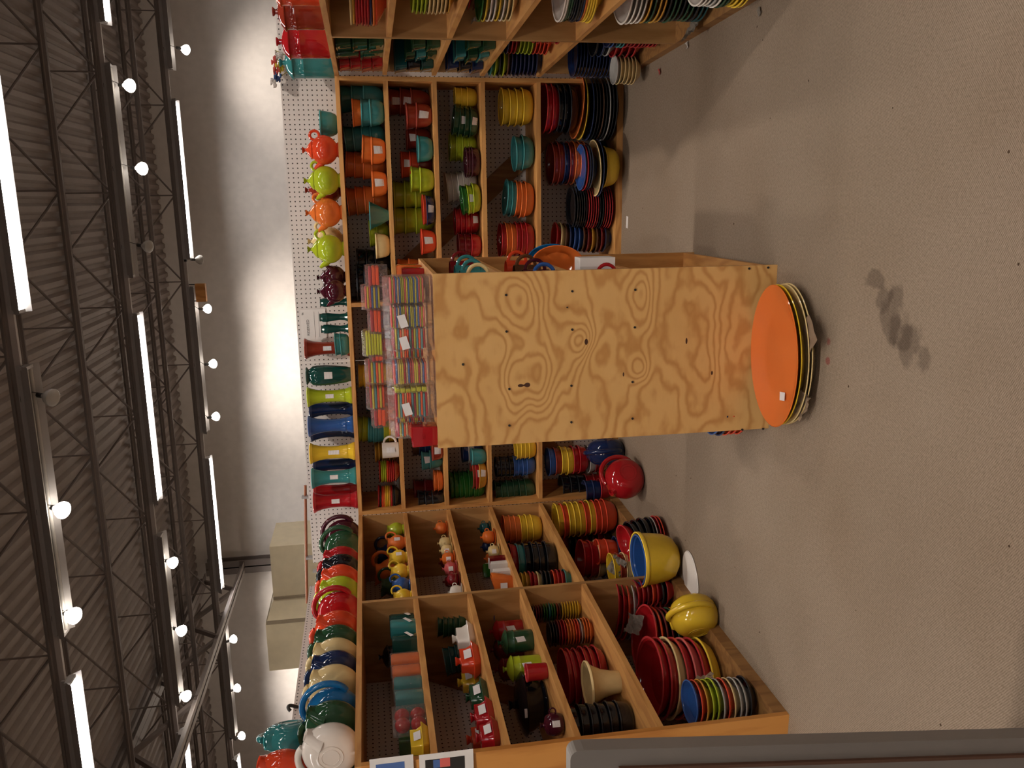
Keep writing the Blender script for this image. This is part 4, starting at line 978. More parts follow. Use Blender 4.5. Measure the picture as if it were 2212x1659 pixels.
for i, (Y, c, lb) in enumerate(((1212, 'dr', 'dark red small carton on the third row'), (1224, 'wh', 'white small carton beside the dark red carton'), (1240, 'wh', 'white small carton nearer the orange gravy boat'))):
    P = spot('L', 3, Y, .06); t = thing('carton', lb, 'carton', P, 0, 'small cartons on the third row'); boxo('body', GL[c] if c == 'dr' else M['paper'], t, -.028, .028, -.018, .018, 0, .085); boxo('flap', M['paper'], t, -.028, .028, -.018, -.004, .085, .09)
P = spot('L', 3, 1262, .08); t = thing('gravy_boat', 'orange gravy boat with sticker next to the divider, third row', 'gravy boat', P, .2)
bm = bmesh.new(); rbox(bm, .13, .075, .085, taper=.7, r=.7, hollow=.1)
for v in bm.verts:
    if v.co.x > .03 and v.co.z > .05: v.co.z += .02
obj('body', bm, GL['or'], t); bm = bmesh.new(); tube(bm, [(-.055 - .03 * math.sin(PI * k / 10), 0, .02 + .06 * k / 10) for k in range(11)], .005, 8); obj('handle', bm, GL['or'], t)
bm = bmesh.new(); v = [bm.verts.new(p) for p in ((-.02, -.0385, .03), (.02, -.0385, .03), (.02, -.0385, .065), (-.02, -.0385, .065))]; bm.faces.new(v); obj('price_sticker', mesh_of('p', bm, smooth=False), M['sticker'], t)
S('L', 4, 1138, .12, 60, 84, 'bowl', 'or or or ye ye ye', 'orange over yellow stack', kr=.8)
S('L', 4, 1207, .14, 80, 102, 'bowl', 're te bk bk bk bk', 'black stack under red and turquoise', kr=.5)
S('L', 4, 1250, .09, 46, 108, 'plate', 'ye mu re re iv bk bk bk po re re te', 'small mixed pile by the divider', kr=.6)
# near bay
for Y, d, c, lb, lx, ly, hp in ((1322, .10, 'li', 'lime rounded box next to the divider, top row', .10, .05, 51), (1346, .12, 'eg', 'dark green rounded box behind the turquoise one', .10, .06, 53),
      (1356, .07, 'te', 'turquoise rounded box with slanted sticker', .08, .07, 54), (1392, .10, 'eg', 'evergreen rounded box with two stickers', .10, .06, 53)):
    P = spot('L', 1, Y, d); loaf_box(P, lx, ly, sz(P, hp), c, lb, .15, lab=c in ('li', 'te', 'eg'))
P = spot('L', 1, 1412, .24); canister(P, sz(P, 23), sz(P, 80), 'bk', 'black canister at the back of the top row', lab=False, group='canisters in the left shelves')
for Y, d, c, lb in ((1432, .09, 'or', 'orange wrapped tumbler pair, farther one'), (1458, .09, 'or', 'orange wrapped tumbler beside the turquoise wrapped ones'), (1483, .09, 'te', 'turquoise wrapped box beside the orange one'), (1513, .09, 'te', 'turquoise wrapped box nearer the scarlet balls'),
      (1558, .15, 'gr', 'dark green wrapped box behind the scarlet balls'), (1606, .17, 'sg', 'green wrapped box behind the yellow butter dish')):
    P = spot('L', 1, Y, d); loaf_box(P, .09, sz(P, 32), sz(P, 60), c, lb, .1, lab=False, film=True, r=.7, group='wrapped boxes in the left shelves')
P = spot('L', 1, 1552, .055); t = thing('ball_shaker_set', 'set of scarlet ball shakers shrink-wrapped, left shelves top row', 'shakers', P)
for dx, dz in ((-.028, .03), (.028, .03), (-.026, .088), (.03, .088)):
    bm = bmesh.new(); lathe(bm, [(0, -.029)] + [(.029 * math.cos(a), .029 * math.sin(a)) for a in [(-PI / 2 + PI * k / 12) for k in range(1, 12)]] + [(0, .029)], 24, cx=0, cy=dx, cz=dz); obj('ball', bm, GL['re'], t)
bm = bmesh.new(); rbox(bm, .068, .125, .125, taper=1, r=.6); obj('plastic_wrap', bm, M['film'], t)
P = spot('L', 1, 1600, .05); covered_dish(P, sz(P, 66), .06, sz(P, 44), 'ye', 'yellow butter dish with sticker near the end panel', 1.45, True, knob=False, r=.2)
def CD(r_, Y, d, wp, hp, c, lb, lab=True, rot=1.35, ly=.08): P = spot('L', r_, Y, d); covered_dish(P, sz(P, wp), ly, sz(P, hp), c, lb, rot, lab)
S('L', 2, 1342, .17, 66, 64, 'bowl', 'gr gr gr gr gr', 'dark green stack near the divider', tilt=3)
S('L', 2, 1330, .30, 60, 40, 'bowl', 'sg sg', 'green pair in the back corner')
S('L', 2, 1418, .26, 62, 56, 'bowl', 'dt dt dt dt', 'dark teal stack at back', tilt=-8)
CD(2, 1376, .08, 60, 42, 'wh', 'white covered dish between green bowls and orange-red dish', False)
CD(2, 1424, .08, 68, 46, 'po', 'orange-red covered dish with sticker, second row')
CD(2, 1470, .19, 56, 42, 'ye', 'yellow covered dish behind the orange-red one')
CD(2, 1502, .09, 66, 42, 'gr', 'dark green covered dish between orange-red and scarlet')
CD(2, 1545, .07, 66, 44, 're', 'scarlet covered dish beside the dark green one')
CD(2, 1588, .06, 62, 44, 're', 'scarlet covered dish next to the end panel')
CD(2, 1592, .19, 60, 50, 'po', 'orange-red covered dish behind the scarlet ones')
def CN(Y, d, wp, hp, c, lb, **k): P = spot('L', 3, Y, d); canister(P, sz(P, wp / 2), sz(P, hp), c, lb, group='canisters in the left shelves', **k)
CN(1319, .14, 42, 72, 'bl', 'blue lidded canister, third row near the divider')
CN(1358, .17, 44, 72, 're', 'scarlet lidded canister between the blue and green ones')
CN(1382, .08, 50, 76, 'gr', 'dark green lidded canister with sticker, third row')
CN(1398, .26, 44, 72, 'dr', 'dark red canister deep behind the green one', lab=False)
CN(1438, .10, 52, 82, 'li', 'lime lidded canister, third row')
CN(1440, .26, 48, 76, 'dr', 'dark red canister deep behind the lime one', lab=False)
P = spot('L', 3, 1450, .04); stack(P, 42, 46, 'cyl', 're', 'before the lime canister', where=ROWN[('L', 3)], noun='cup')
P = spot('L', 3, 1515, .20); s = scale_at(P); R0 = 66 / s
t = thing('casserole', 'big black lidded casserole with knob, left shelves third row', 'casserole', P)
bm = bmesh.new(); lathe(bm, [(0, 0), (.62 * R0, 0), (.66 * R0, .06 * R0), (.60 * R0, .12 * R0), (.86 * R0, .5 * R0), (.93 * R0, .66 * R0), (.97 * R0, .70 * R0), (0, .70 * R0)], 44); obj('body', bm, GL['bk'], t)
bm = bmesh.new(); lathe(bm, [(R0, .71 * R0), (1.02 * R0, .74 * R0), (.9 * R0, .84 * R0), (.5 * R0, .97 * R0), (.14 * R0, 1.02 * R0), (.10 * R0, 1.10 * R0), (.17 * R0, 1.22 * R0), (0, 1.23 * R0)], 44); obj('lid', bm, GL['bk'], t)
for sgn in (-1, 1):
    bm = bmesh.new(); tube(bm, [(.9 * R0 * sgn + .12 * R0 * sgn * math.sin(PI * k / 8), (k - 4) * .035 * R0 * 2, .55 * R0) for k in range(9)], .008, 8); obj('handle', bm, GL['bk'], t)
sticker_on(t, .96 * R0, facing(P) - .3, .74 * R0, .86 * R0, .035)
P = spot('L', 3, 1562, .07); lidpot(P, sz(P, 24), 'pl', 'plum round pot with sticker near the end panel', .3, True, tray=False)
S('L', 4, 1311, .14, 52, 112, 'plate', 'bk br dr dr br sg sg te sg sg ru br ye ye ye ye ye ye ye', 'yellow-bottomed pile at divider', kr=.25)
S('L', 4, 1360, .13, 54, 96, 'plate', 'bk bk bk dr re re or or or po po gy or or or', 'orange pile', kr=.25)
S('L', 4, 1455, .22, 124, 92, 'bowl', 're re re re re re', 'scarlet wide stack', kr=.32)
S('L', 4, 1472, .12, 102, 72, 'flare', 'iv', 'before the scarlet stack')
S('L', 4, 1552, .17, 84, 140, 'bowl', 'bk bk bk bk bk bk', 'black stack by the end panel', kr=.75)
# bottom row, left shelves (piles rest on the base board or spill to the carpet)
def FL(Y, d, z, w, h, kind, cols, loc, **k):
    P = spot('L', 5, Y, d); P.z += z; return stack(P, w, h, kind, cols, loc, where='left shelves, bottom row', **k)
FL(1112, .06, 0, 76, 132, 'deep', 'ye po ye ye ye po ye po po po', 'tall yellow and orange-red stack', kr=.75, tilt=-2)
FL(1165, .26, 0, 66, 110, 'plate', 're bk bk re br br re br', 'dark pile at the back', kr=.3)
FL(1206, .20, 0, 82, 110, 'bowl', 're re iv nv nv bk', 'scarlet and ivory stack', kr=.6, tilt=4)
FL(1186, .10, .10, 56, 48, 'bowl', 'po po', 'orange-red pair', kr=.8)
FL(1186, .10, .0, 62, 46, 'bowl', 'nv nv nv', 'navy trio beneath the orange-red pair')
FL(1222, .07, 0, 68, 92, 'bowl', 'ye ru iv re re re', 'yellow-topped stack', kr=.75)
pt = on_floor(1440, 1150); P = Vector((pt.x - .05, pt.y + .05, 0)); stack(P, 96, 34, 'plate', 'bk gy re po', 'plate pile under the black bowls', where='on the carpet', kr=.25)
P.z += .062; P.x += .02; stack(P, 82, 58, 'bowl', 're bk bk bk', 'tilted black and scarlet stack', where='on the carpet', tilt=-13, tdir=.8, kr=.5)
pt = on_floor(1480, 1222); P = Vector((pt.x + .015, pt.y + .08, .02)); stack(P, 118, 84, 'bowl', 'ye', 'holding a blue bowl', where='on the carpet', kr=.8, noun='mixing bowl')
P2 = P + Vector((0, 0, .042)); stack(P2, 108, 66, 'bowl', 'bl', 'nested inside the yellow mixing bowl', where='on the carpet', noun='bowl')
paper_sheet(P + Vector((.0, -.03, .128)), .05, .05, .5, 'kraft scrap lying in the blue bowl', tilt=(.5, .3), crumple=.004)
bm = bmesh.new(); lathe(bm, [(0, 0), (.12, 0), (.125, .004), (.12, .010), (0, .012)], 24, sx=1.0, sy=.7); o = obj('foam_sheet', mesh_of('foam_sheet', bm), M['paper'])
pt = on_floor(1508, 1238); o.location = (pt.x - .055, pt.y + .075, .0); o.rotation_euler = (.0, 0, .5); tag(o, 'torn white foam sheet lying under the yellow mixing bowl', 'packing sheet')
FL(1318, .19, 0, 128, 120, 'plate', 're re po gy wh gr dr re po dr', 'oval pile past divider', kr=.26, tilt=5, noun='platter', sq=.62)
FL(1275, .06, 0, 60, 84, 'plate', 're re dr po re bk re', 'small red pile at divider', kr=.4)
FL(1388, .20, 0, 148, 96, 'plate', 're po dr dr gr or ru', 'wide red platter pile', kr=.3, tilt=10, noun='platter')
FL(1462, .20, .0, 170, 140, 'bowl', 're re iv re pi re ye', 'wide red and ivory stack', kr=.30, tilt=6, lab=())
FL(1506, .055, 0, 92, 142, 'plate', 'bl po mu li li gy po iv gy gy bk', 'blue-topped mixed pile by end panel', kr=.32, tilt=2)
pt = on_floor(1548, 1332); disc_pitcher((pt.x - .0, pt.y + .03, 0), .108, 'ye', 'big yellow pitcher on the carpet beside the left shelves', 2.45, group='pitchers on the carpet', th=.17)
for i, (Y, d, z, lb) in enumerate(((1215, .03, .20, 'grey packing paper by the yellow-topped stack'), (1340, .12, .24, 'grey paper tucked in the oval platters'), (1470, .03, .16, 'kraft paper edge above the mixed pile'))):
    P = spot('L', 5, Y, d); P.z += z; paper_sheet(P, .09, .08, .7 * i, lb, 'grey_paper' if i < 2 else 'kraft', tilt=(.9, .5), crumple=.014)

# ================================================================== RIGHT SHELVES (seen very obliquely)
SQ = dict(noun='square dish')
def RS(r_, Y, d, w, h, kind, cols, loc, **k): S('R', r_, Y, d, w, h, kind, cols, loc, **k)
def RBP(P, r_, lx, ly, hs, cols, loc):
    cols = cols.split(); hh = hs / scale_at(P) / len(cols)
    for i, c in enumerate(reversed(cols)):
        k = len(cols) - 1 - i; q = (P.x + random.uniform(-.006, .006), P.y + random.uniform(-.006, .006), P.z + i * hh)
        t = thing('square_dish', '%s square baking dish, %s in the %s, %s' % (COL[c][0], ORD[k], loc, ROWN[('R', r_)]), 'dish', q, random.uniform(-.05, .05), 'square dishes in the right shelves')
        bm = bmesh.new(); rbox(bm, lx, ly, hh * .93, taper=.9, r=.2, hollow=.08); obj('body', bm, GL[c], t)
        bm = bmesh.new(); rbox(bm, lx * 1.05, ly * 1.05, hh * .10, taper=1, r=.2, z0=hh * .84, hollow=.10); obj('rim', bm, GL[c], t)
def RP(r_, y, d): return Vector((RX(y) + d, y, ZR[r_ - 1] + (BT / 2 if r_ < 5 else 0)))
for r_, y, d, hs, cols, loc in ((1, 4.12, .10, 104, 'gr gr gr', 'middle green pile'), (1, 4.32, .105, 104, 'gr gr', 'farther green pile'), (1, 4.53, .085, 92, 're re re re', 'scarlet pile'),
      (2, 4.12, .10, 62, 'gr gr', 'nearer dark green pile'), (2, 4.32, .10, 68, 'gr te gr', 'turquoise striped pile'), (2, 4.53, .085, 84, 'dt bk eg', 'darkest pile'),
      (3, 4.10, .10, 62, 'gr gr', 'nearer green pile'), (3, 4.31, .095, 74, 'te gr te', 'turquoise and green pile'), (3, 4.53, .085, 78, 'nv bk nv', 'navy pile')):
    RBP(RP(r_, y, d), r_, .15, .15, hs, cols, loc)
def RF(r_, y, d, R0, h, cols, loc, **k):
    P = RP(r_, y, d); stack(P, 2 * R0 * scale_at(P), h, 'plate', cols, loc, where=ROWN[('R', r_)], **k)
RF(4, 3.95, .13, .10, 70, 're re dr re re re', 'nearer scarlet pile', kr=.25)
RF(4, 4.24, .14, .10, 118, 'nv nv nv re re li li li li po po po po', 'red and lime pile', kr=.2)
RF(4, 4.51, .07, .085, 112, 'te li bk li br nv nv nv nv nv nv nv', 'turquoise-topped pile', kr=.22)
RF(5, 3.95, .13, .11, 120, 'nv bl nv te te re re re re re re re re re', 'scarlet pile', kr=.2)
RF(5, 4.22, .13, .10, 110, 'bk nv gy re re re re', 'paper-topped pile', kr=.3)
RF(5, 4.49, .09, .11, 118, 'nv nv nv nv nv nv nv nv nv nv nv nv nv nv nv nv', 'navy pile', kr=.2)
RF(5, 4.27, -.02, .07, 56, 'gy iv iv iv iv iv', 'ivory pile at the edge', kr=.25)
RS(1, -30, .16, 160, 78, 'plate', 'iv mu re re re re re nv or po', 'scarlet pile near the picture edge', kr=.3)
RS(1, 22, .27, 96, 22, 'plate', 'sg sg gr', 'small green pile', kr=.4)
RS(2, -50, .14, 150, 96, 'plate', 'li li li li iv iv iv iv iv mu', 'lime over ivory pile', kr=.25)
RS(2, -24, .26, 150, 80, 'plate', 'ye ye li li wh bk li li ye ye iv iv', 'mixed thin pile', kr=.25)
RS(3, -34, .15, 150, 84, 'plate', 'sg ye wh wh ye wh iv iv', 'white and yellow pile', kr=.25)
RS(3, -56, .26, 150, 96, 'plate', 're re dr dr po re br dr', 'dark red pile', kr=.25)
RS(4, -14, .24, 160, 150, 'plate', 're re re re re re re re re re te te te bk', 'coral and scarlet pile', kr=.22)
RS(4, -34, .13, 152, 90, 'plate', 'wh wh gr gr bk bk bk bk nv or ye ye ye ye', 'white-topped pile', kr=.3)
RS(5, -40, .16, 160, 190, 'plate', 'wh wh wh wh mu gr mu mu bk gr gr bk gr gr bk dt dt', 'white-topped leaning pile', kr=.22, tilt=-3)
RS(5, -70, .10, 160, 120, 'plate', 'wh wh wh gy wh gr gr ye ye ye ye', 'yellow-bottomed pile', kr=.25)
P = spot('R', 3, 40, .08); P.z += .10; paper_sheet(P, .10, .14, .4, 'white packing paper hanging from the third row', 'grey_paper', tilt=(.2, 1.1))
P = spot('R', 5, 60, .0); P.z += .03; paper_sheet(P, .10, .10, .4, 'packing paper scrap by the bottom row', 'grey_paper', tilt=(.2, .5))

# ================================================================== ISLAND CONTENTS
def isd(Y, z, dx): # point inside the island's right face, picture row Y
    y = solve(lambda t: (PX1 - dx, t, z), Y, 3.6, 2.75); return Vector((PX1 - dx, max(y, PY + .075), z))
IM = [(ZI[0], 566, .05, 'dr', 'dark red mug, farthest in the island top bay'), (ZI[0], 573, .04, 'te', 'turquoise mug, handle out, island top bay'), (ZI[0], 579, .04, 'te', 'turquoise mug behind the ivory mug, island top bay'), (ZI[0], 586, .035, 'iv', 'ivory mug beside the plywood panel, island top bay'),
      (ZI[1], 560, .05, 'po', 'orange-red mug, farthest in the island second bay'), (ZI[1], 575, .04, 'br', 'brown mug, island second bay'), (ZI[1], 582, .04, 'pl', 'plum mug next to the blue one, island second bay'), (ZI[1], 588, .035, 'bl', 'blue mug beside the panel, island second bay')]
for q_, (z, Y, dx, c, lb) in enumerate(IM):
    P = Vector((PX1 - .045 - .004 * (q_ % 4), (3.44, 3.24, 3.06, 2.90)[q_ % 4] - (.05 if q_ > 3 else 0), z)); mug(P, .042, .10, c, lb, .15, group='mugs in the island')
for Y, c, lb in ((563, 'pb', 'peacock blue oval baker standing on edge, island third bay'), (567, 'or', 'orange oval baker standing behind the blue one')):
    P = isd(Y, ZI[2], .02); t = thing('oval_baker', lb, 'dish', P, 0, 'oval bakers in the island')
    bm = bmesh.new(); lathe(bm, [(0, 0), (.06, 0), (.085, .03), (.094, .034), (.09, .036), (.08, .03), (.055, .008), (0, .008)], 36, sx=.8, sy=1.15)
    bmesh.ops.rotate(bm, verts=bm.verts, matrix=Matrix.Rotation(PI / 2 - .25, 3, 'X')); bmesh.ops.translate(bm, verts=bm.verts, vec=(0, 0, .108)); obj('body', bm, GL[c], t)
P = isd(572, ZI[2], .0); t = thing('gift_box', 'plain light grey box jutting from the island third bay', 'box', (P.x - .03, P.y, ZI[2])); boxo('carton', M['paper'], t, -.05, .06, -.04, .04, 0, .13)
for i, (Y, c) in enumerate(((583, 're'), (587, 're'))):
    P = Vector((PX1 - .06, 2.99 if i == 0 else 2.87, ZI[2])); mug(P, .04, .09, c, 'scarlet cup in island third bay, %s' % ('behind the grey box' if i == 0 else 'against the plywood panel'), .1, group='mugs in the island')
def IS(Y, z, dx, w, h, kind, cols, loc, **k): P = isd(Y, z, dx); stack(P, w, h, kind, cols, loc, where='island bottom bay', **k)
IS(558, ZI[3], .09, 84, 150, 'plate', 're wh li gy gy bk iv br nv nv br', 'back plate pile', kr=.2)
IS(580, ZI[3], .08, 80, 120, 'plate', 'gy bl gy wh gy wh iv wh gy wh', 'grey and white pile', kr=.2)
for (Y_, z_, c_, lb_) in ((2.95, .05, 'bl', 'blue'), ):
    P = Vector((PX0 + .055, 2.87, .05)); stack(P, 108, 80, 'plate', 'bl nv po po po', 'plate pile beside the plywood panel foot', where='island left side', kr=.25)
# oval platters in front
PB_ = on_floor(1705, 768, 0.0); PB_ = Vector((-.527, 2.60, 0.0))
def oval(P, lx, ly, h, c, lb, tilt=0, lab=False):
    t = thing('oval_platter', lb, 'platter', P, .12, 'oval platters in front of the island')
    bm = bmesh.new(); pr = [(0, 0), (.70, 0), (.74, .08), (.88, .62), (.98, .90), (1.0, 1.0), (.985, 1.06), (.96, 1.0), (.80, .55), (.70, .28), (.60, .20), (0, .20)]
    lathe(bm, [(r, z * h) for r, z in pr], 64, sx=lx, sy=ly); obj('dish', bm, GL[c], t); t.rotation_euler.rotate_axis('X', tilt)
    if lab:
        bm = bmesh.new(); v = [bm.verts.new(q) for q in ((-.150, -.040, h * .44), (-.122, -.038, h * .36), (-.122, -.002, h * .36), (-.151, -.006, h * .44))]; bm.faces.new(v)
        o = obj('price_sticker', mesh_of('ps', bm, smooth=False), M['sticker'], t); o['label'] = 'white printed price sticker'
    return t
oval(PB_ + Vector((.008, .0, .0)), .240, .168, .036, 'iv', 'lower ivory oval platter resting on the carpet')
oval(PB_ + Vector((.006, .0, .012)), .240, .168, .036, 'iv', 'upper ivory oval platter beneath the yellow platter')
oval(PB_ + Vector((.004, .004, .034)), .240, .166, .036, 'ye', 'yellow oval platter under the orange platter')
oval(PB_ + Vector((0, .006, .048)), .243, .168, .036, 'or', 'large orange oval platter on top of the floor pile', lab=True)
paper_sheet(PB_ + Vector((.10, -.155, .044)), .10, .085, .75, 'kraft paper corner sticking out under the yellow platter', tilt=(-.15, .1), crumple=.004, n=3)
paper_sheet(PB_ + Vector((-.14, -.125, .036)), .10, .05, -.5, 'crumpled kraft paper between platters at their near edge', tilt=(.1, 0), crumple=.01)
# paper bits on the carpet
pt = on_floor(1355, 480); bm = bmesh.new(); box(bm, -.032, .032, -.016, .016, 0, .001); o = obj('paper_tag', mesh_of('paper_tag', bm, smooth=False), M['paper']); o.location = (pt.x, pt.y, .0005); o.rotation_euler = (0, 0, -.1); tag(o, 'small white paper tag on the carpet by the far shelves', 'paper')
for X, Y, m_, lb in ((1427, 155, 'n_pink', 'tiny pink paper scrap on the carpet'), (1487, 98, 'paper', 'tiny white paper scrap on the carpet by right shelves'), (1643, 25, 'grey_paper', 'grey paper scrap against the right shelving base')):
    pt = on_floor(X, Y); paper_sheet((pt.x, pt.y, .004), .03, .02, .4, lb, m_, crumple=.004, n=3)

# ================================================================== NAPKIN PACKS on the island
cb = {'A': 'n_red n_yellow n_teal n_orange n_cream n_orange n_orange n_teal n_red n_olive n_teal n_orange n_teal n_red',
      'B': 'n_pink n_olive n_pink n_blue n_cream n_blue n_olive n_olive n_pink n_yellow n_blue n_olive n_olive n_blue n_yellow n_blue n_pink n_olive n_pink',
      'C': 'n_pink n_blue n_cream n_yellow n_yellow n_red n_cream n_blue n_red n_pink n_yellow n_yellow n_red n_cream n_blue n_pink',
      'L': 'n_lime n_lime n_lime n_lime n_lime n_lime', 'R': 'n_red n_orange n_orange', 'D': 'n_red n_yellow n_teal n_orange n_yellow n_orange', 'E': 'n_pink n_yellow n_pink n_blue n_yellow n_blue n_olive'}
def pack(xc, y, z, wx, wy, hz, code, lb, stick=False, film_h=None):
    t = thing('napkin_pack', lb, 'napkins', (xc, y, z), random.uniform(-.03, .03), 'bagged striped napkins on the island')
    cols = cb[code].split(); n = len(cols); hh = hz / n; z0 = .030; hz *= .86; hh = hz / n
    for i, c in enumerate(reversed(cols)):
        bm = bmesh.new(); jx = random.uniform(-.0025, .0025)
        box(bm, -wx / 2 + jx, wx / 2 + jx, -wy / 2 + random.uniform(-.002, .002), wy / 2, z0 + i * hh + .0006, z0 + (i + 1) * hh - .0003)
        bmesh.ops.bevel(bm, geom=bm.edges[:], offset=min(.0028, hh * .3), segments=1, affect='EDGES'); obj('napkin', mesh_of('napkin', bm), M[c], t)
    fh = film_h or (hz + .055); bm = bmesh.new(); NX, NZ = 10, 9
    rd = random.Random(int(xc * 1e4) + n); rg = []
    for j in range(NZ + 1):
        f = j / NZ; ring = []
        fl = max(0, (f * fh - hz - z0) / max(fh - hz - z0, .001))
        for sx, sy, ex, ey in ((-1, -1, 1, -1), (1, -1, 1, 1), (1, 1, -1, 1), (-1, 1, -1, -1)):
            for k in range(6):
                u = k / 6; x_ = sx + (ex - sx) * u; y_ = sy + (ey - sy) * u; q = rd.uniform(0, .004)
                ring.append(bm.verts.new((x_ * (wx / 2 + .004 + q), y_ * (wy / 2 + .004 + q) * (1 - .85 * fl), f * fh)))
        rg.append(ring)
    for A, B in zip(rg, rg[1:]):
        for k in range(24): bm.faces.new((A[k], A[(k + 1) % 24], B[(k + 1) % 24], B[k]))
    bm.faces.new(rg[0][::-1]); obj('plastic_bag', bm, M['film'], t)
    if stick:
        bm = bmesh.new(); zz = hz * .95; v = [bm.verts.new(p) for p in ((-.03, -wy / 2 - .010, zz - .022), (.012, -wy / 2 - .010, zz - .010), (.006, -wy / 2 - .010, zz + .016), (-.036, -wy / 2 - .010, zz + .004))]
        bm.faces.new(v); o = obj('price_sticker', mesh_of('p', bm, smooth=False), M['sticker'], t); o['label'] = 'white printed price sticker'
def tx(Y, y, z): return solve(lambda t: (t, y, z), Y, PX1 + .3, PX0 - .3)
ZT_ = 1.2195
pk = [(598, 649, 3.04, .0, 'A', .125, 'striped napkin pack at the back, right end', 0), (597, 652, 2.86, .0, 'B', .130, 'pastel striped napkin pack, right end of the front row', 0), (656, 702, 2.845, .0, 'B', .132, 'pastel striped napkin pack, second in the front row', 1),
      (704, 750, 2.85, 0, 'A', .128, 'red and orange striped pack beside the pastel packs', 1), (750, 768, 3.0, 0, 'A', .120, 'red striped pack set back behind the gap', 0), (777, 823, 2.85, 0, 'C', .130, 'blue-edged striped pack in the front row', 0),
      (840, 893, 2.85, 0, 'A', .128, 'red striped pack right of the scarlet box', 1), (894, 920, 3.0, 0, 'C', .125, 'blue-edged pack set back by the scarlet box', 0), (908, 934, 2.96, 0, 'A', .12, 'red striped pack above the scarlet box', 0)]
for i, (Ya, Yb, y, z, code, hz, lb, st) in enumerate(pk):
    xa, xb = tx(Yb, y, 1.27), tx(Ya, y, 1.27); pack((xa + xb) / 2, y, ZT_, abs(xb - xa) * .93, .10, hz, code, lb, bool(st))
# thin lime pack standing between
xa = tx(832, 2.9, 1.27); pack(xa, 2.86, ZT_, .018, .10, .128, 'L', 'thin lime napkin pack wedged upright between striped packs')
zz = ZT_ + .175
# second tier stands on a hidden back layer of packs
for i, Y in enumerate((625, 680, 735, 800, 865, 915)):
    x_ = tx(Y, 3.14, 1.3); pack(x_, 3.16, ZT_, .085, .11, .125, 'ACDACD'[i] if i % 2 else 'A', 'folded napkin pack in the hidden back layer, %s from the right' % ORD[i].replace('top', 'first'), film_h=.140)
tp = [(575, 617, 'R', .026, 'short red and orange pack, upper layer right end', 0), (617, 666, 'E', .045, 'pastel striped pack in the upper layer', 0), (666, 716, 'R', .026, 'red and orange pack, upper layer middle right', 0), (716, 766, 'L', .05, 'lime green napkin pack in the upper layer', 0),
      (767, 778, 'R', .028, 'narrow red pack left of the lime pack', 0), (779, 826, 'D', .045, 'red, yellow and orange pack, upper layer centre', 0), (833, 880, 'D', .045, 'red, yellow and orange pack, upper layer left', 0), (880, 918, 'R', .03, 'red and orange pack, upper layer left end', 0)]
for Ya, Yb, code, hz, lb, st in tp:
    xa, xb = tx(Yb, 3.12, 1.40), tx(Ya, 3.12, 1.40); pack((xa + xb) / 2, 3.14, ZT_ + .142, abs(xb - xa) * .92, .09, hz + .02, code, lb, film_h=hz + .055)
xa = tx(938, 2.84, 1.27); t = thing('square_vase', 'scarlet square vase with relief mark, left end of island top', 'vase', (xa, 2.84, ZT_), 0)
bm = bmesh.new(); rbox(bm, .074, .074, .088, taper=.93, r=.12, hollow=.07); obj('body', bm, GL['re'], t)
bm = bmesh.new()
for k in range(3): tube(bm, [((k - 1) * .006 - .004 * math.cos(q), -.0365, .048 + .004 * math.sin(q)) for q in [2 * PI * i / 10 for i in range(10)]], .0009, 5, closed=True)
obj('embossed_mark', bm, GL['re'], t)
for Y, c, h_, lb in ((580, 'or', .10, 'orange square canister behind the napkin packs'), (586, 're', .085, 'scarlet square canister behind the napkin packs')):
    xa = tx(Y, 3.3 if c == 'or' else 3.2, 1.3); t = loaf_box((xa - .03, 3.38 if c == 'or' else 3.25, ZT_), .08, .08, h_, c, lb, 0, lab=False, r=.15, group='square canisters on the island')

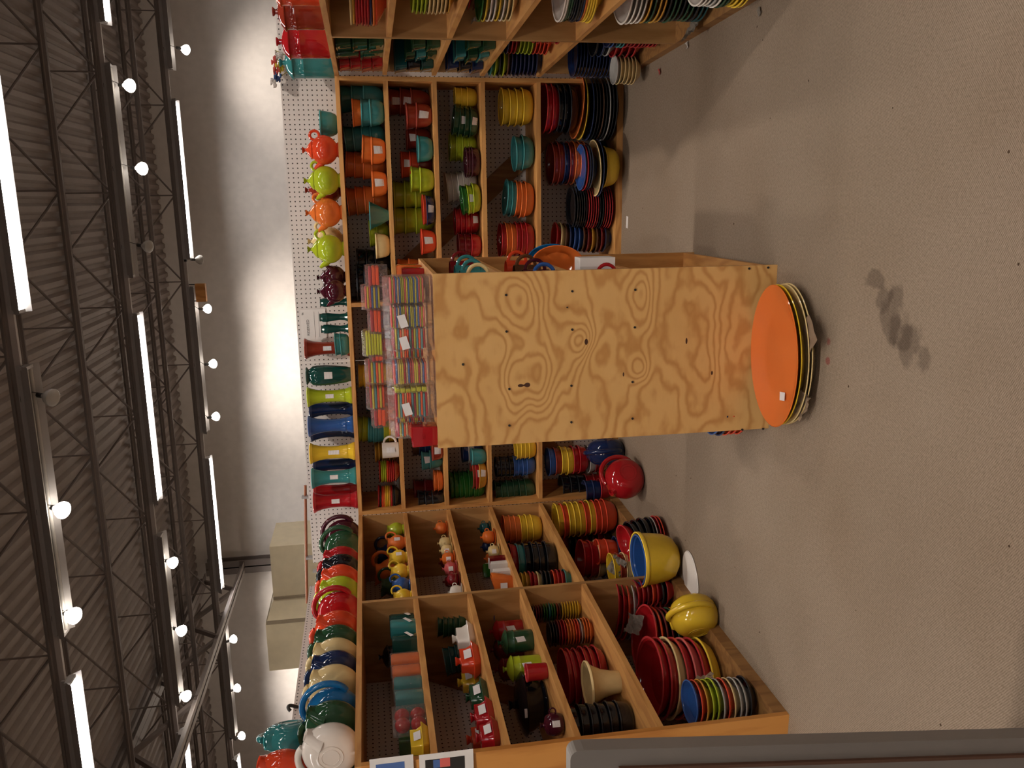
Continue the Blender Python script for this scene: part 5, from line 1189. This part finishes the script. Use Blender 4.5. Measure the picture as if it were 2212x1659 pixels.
# ================================================================== NEAR LEFT FOREGROUND
# print pinned to the end panel of the left shelves
ye = D2 - .023
def ex(X, Y):
    d = cF + cR * ((829.5 - Y) / FPX) + cU * (-(X - 1106) / FPX); q = ye / d.y; return (d.x * q, EYE + d.z * q)
(x1, z1), (_, z0) = ex(895, 1630), ex(1019, 1628)
for i, (xr, zt, w_, h_, lb) in enumerate(((x1 - .002, z1 - .015, .20, abs(z1 - z0) - .01, 'white-bordered dark print pinned on the end panel'), (x1 + .004 , H - .05, .20, .145, 'white-bordered blue print pinned just below the ledge'))):
    t = thing('picture_print', lb, 'print', (xr - w_ / 2, ye - .004, zt - h_ / 2), 0, 'prints pinned to the end panel')
    boxo('sheet', M['paper'], t, -w_ / 2, w_ / 2, 0, .001, -h_ / 2, h_ / 2)
    boxo('picture', M['n_blue'] if i else M['dark'], t, -w_ / 2 + .02, w_ / 2 - .022, -.0006, 0, -h_ / 2 + .03, h_ / 2 - .02)
    if i == 0:
        boxo('pink_patch', M['n_pink'], t, w_ / 2 - .055, w_ / 2 - .022, -.001, -.0006, -.012, .022); boxo('blue_patch', M['n_blue'], t, w_ / 2 - .055, w_ / 2 - .025, -.001, -.0006, .022, .045)
# grey laminate board standing at the left edge
t = thing('grey_board', 'grey laminate board with rounded top corner at the left edge', 'board', (0, 1.2, 0))
bm = bmesh.new()
def xr_(z): return -.900 - (1.134 - z) * .104
pts = [(-1.5, 0), (xr_(0), 0), (xr_(.3), .3), (xr_(.6), .6), (xr_(.9), .9), (xr_(1.11), 1.11)] + [(-.918 + .016 * math.cos(a), 1.118 + .016 * math.sin(a)) for a in [PI / 2 * k / 5 for k in range(1, 6)]] + [(-1.5, 1.134)]
f = [bm.verts.new((x, 0, z)) for x, z in pts]; b_ = [bm.verts.new((x, .03, z)) for x, z in pts]
bm.faces.new(f); bm.faces.new(b_[::-1])
for i in range(len(pts)): j = (i + 1) % len(pts); bm.faces.new((f[i], f[j], b_[j], b_[i]))
obj('panel', mesh_of('panel', bm, smooth=False), M['card_grey'], t)
bm = bmesh.new(); bar(bm, (xr_(.0) - .035, -.003, 0), (xr_(1.05) - .035, -.003, 1.05), .006, .006); obj('edge_seam', mesh_of('s', bm, smooth=False), M['brownedge'], t)
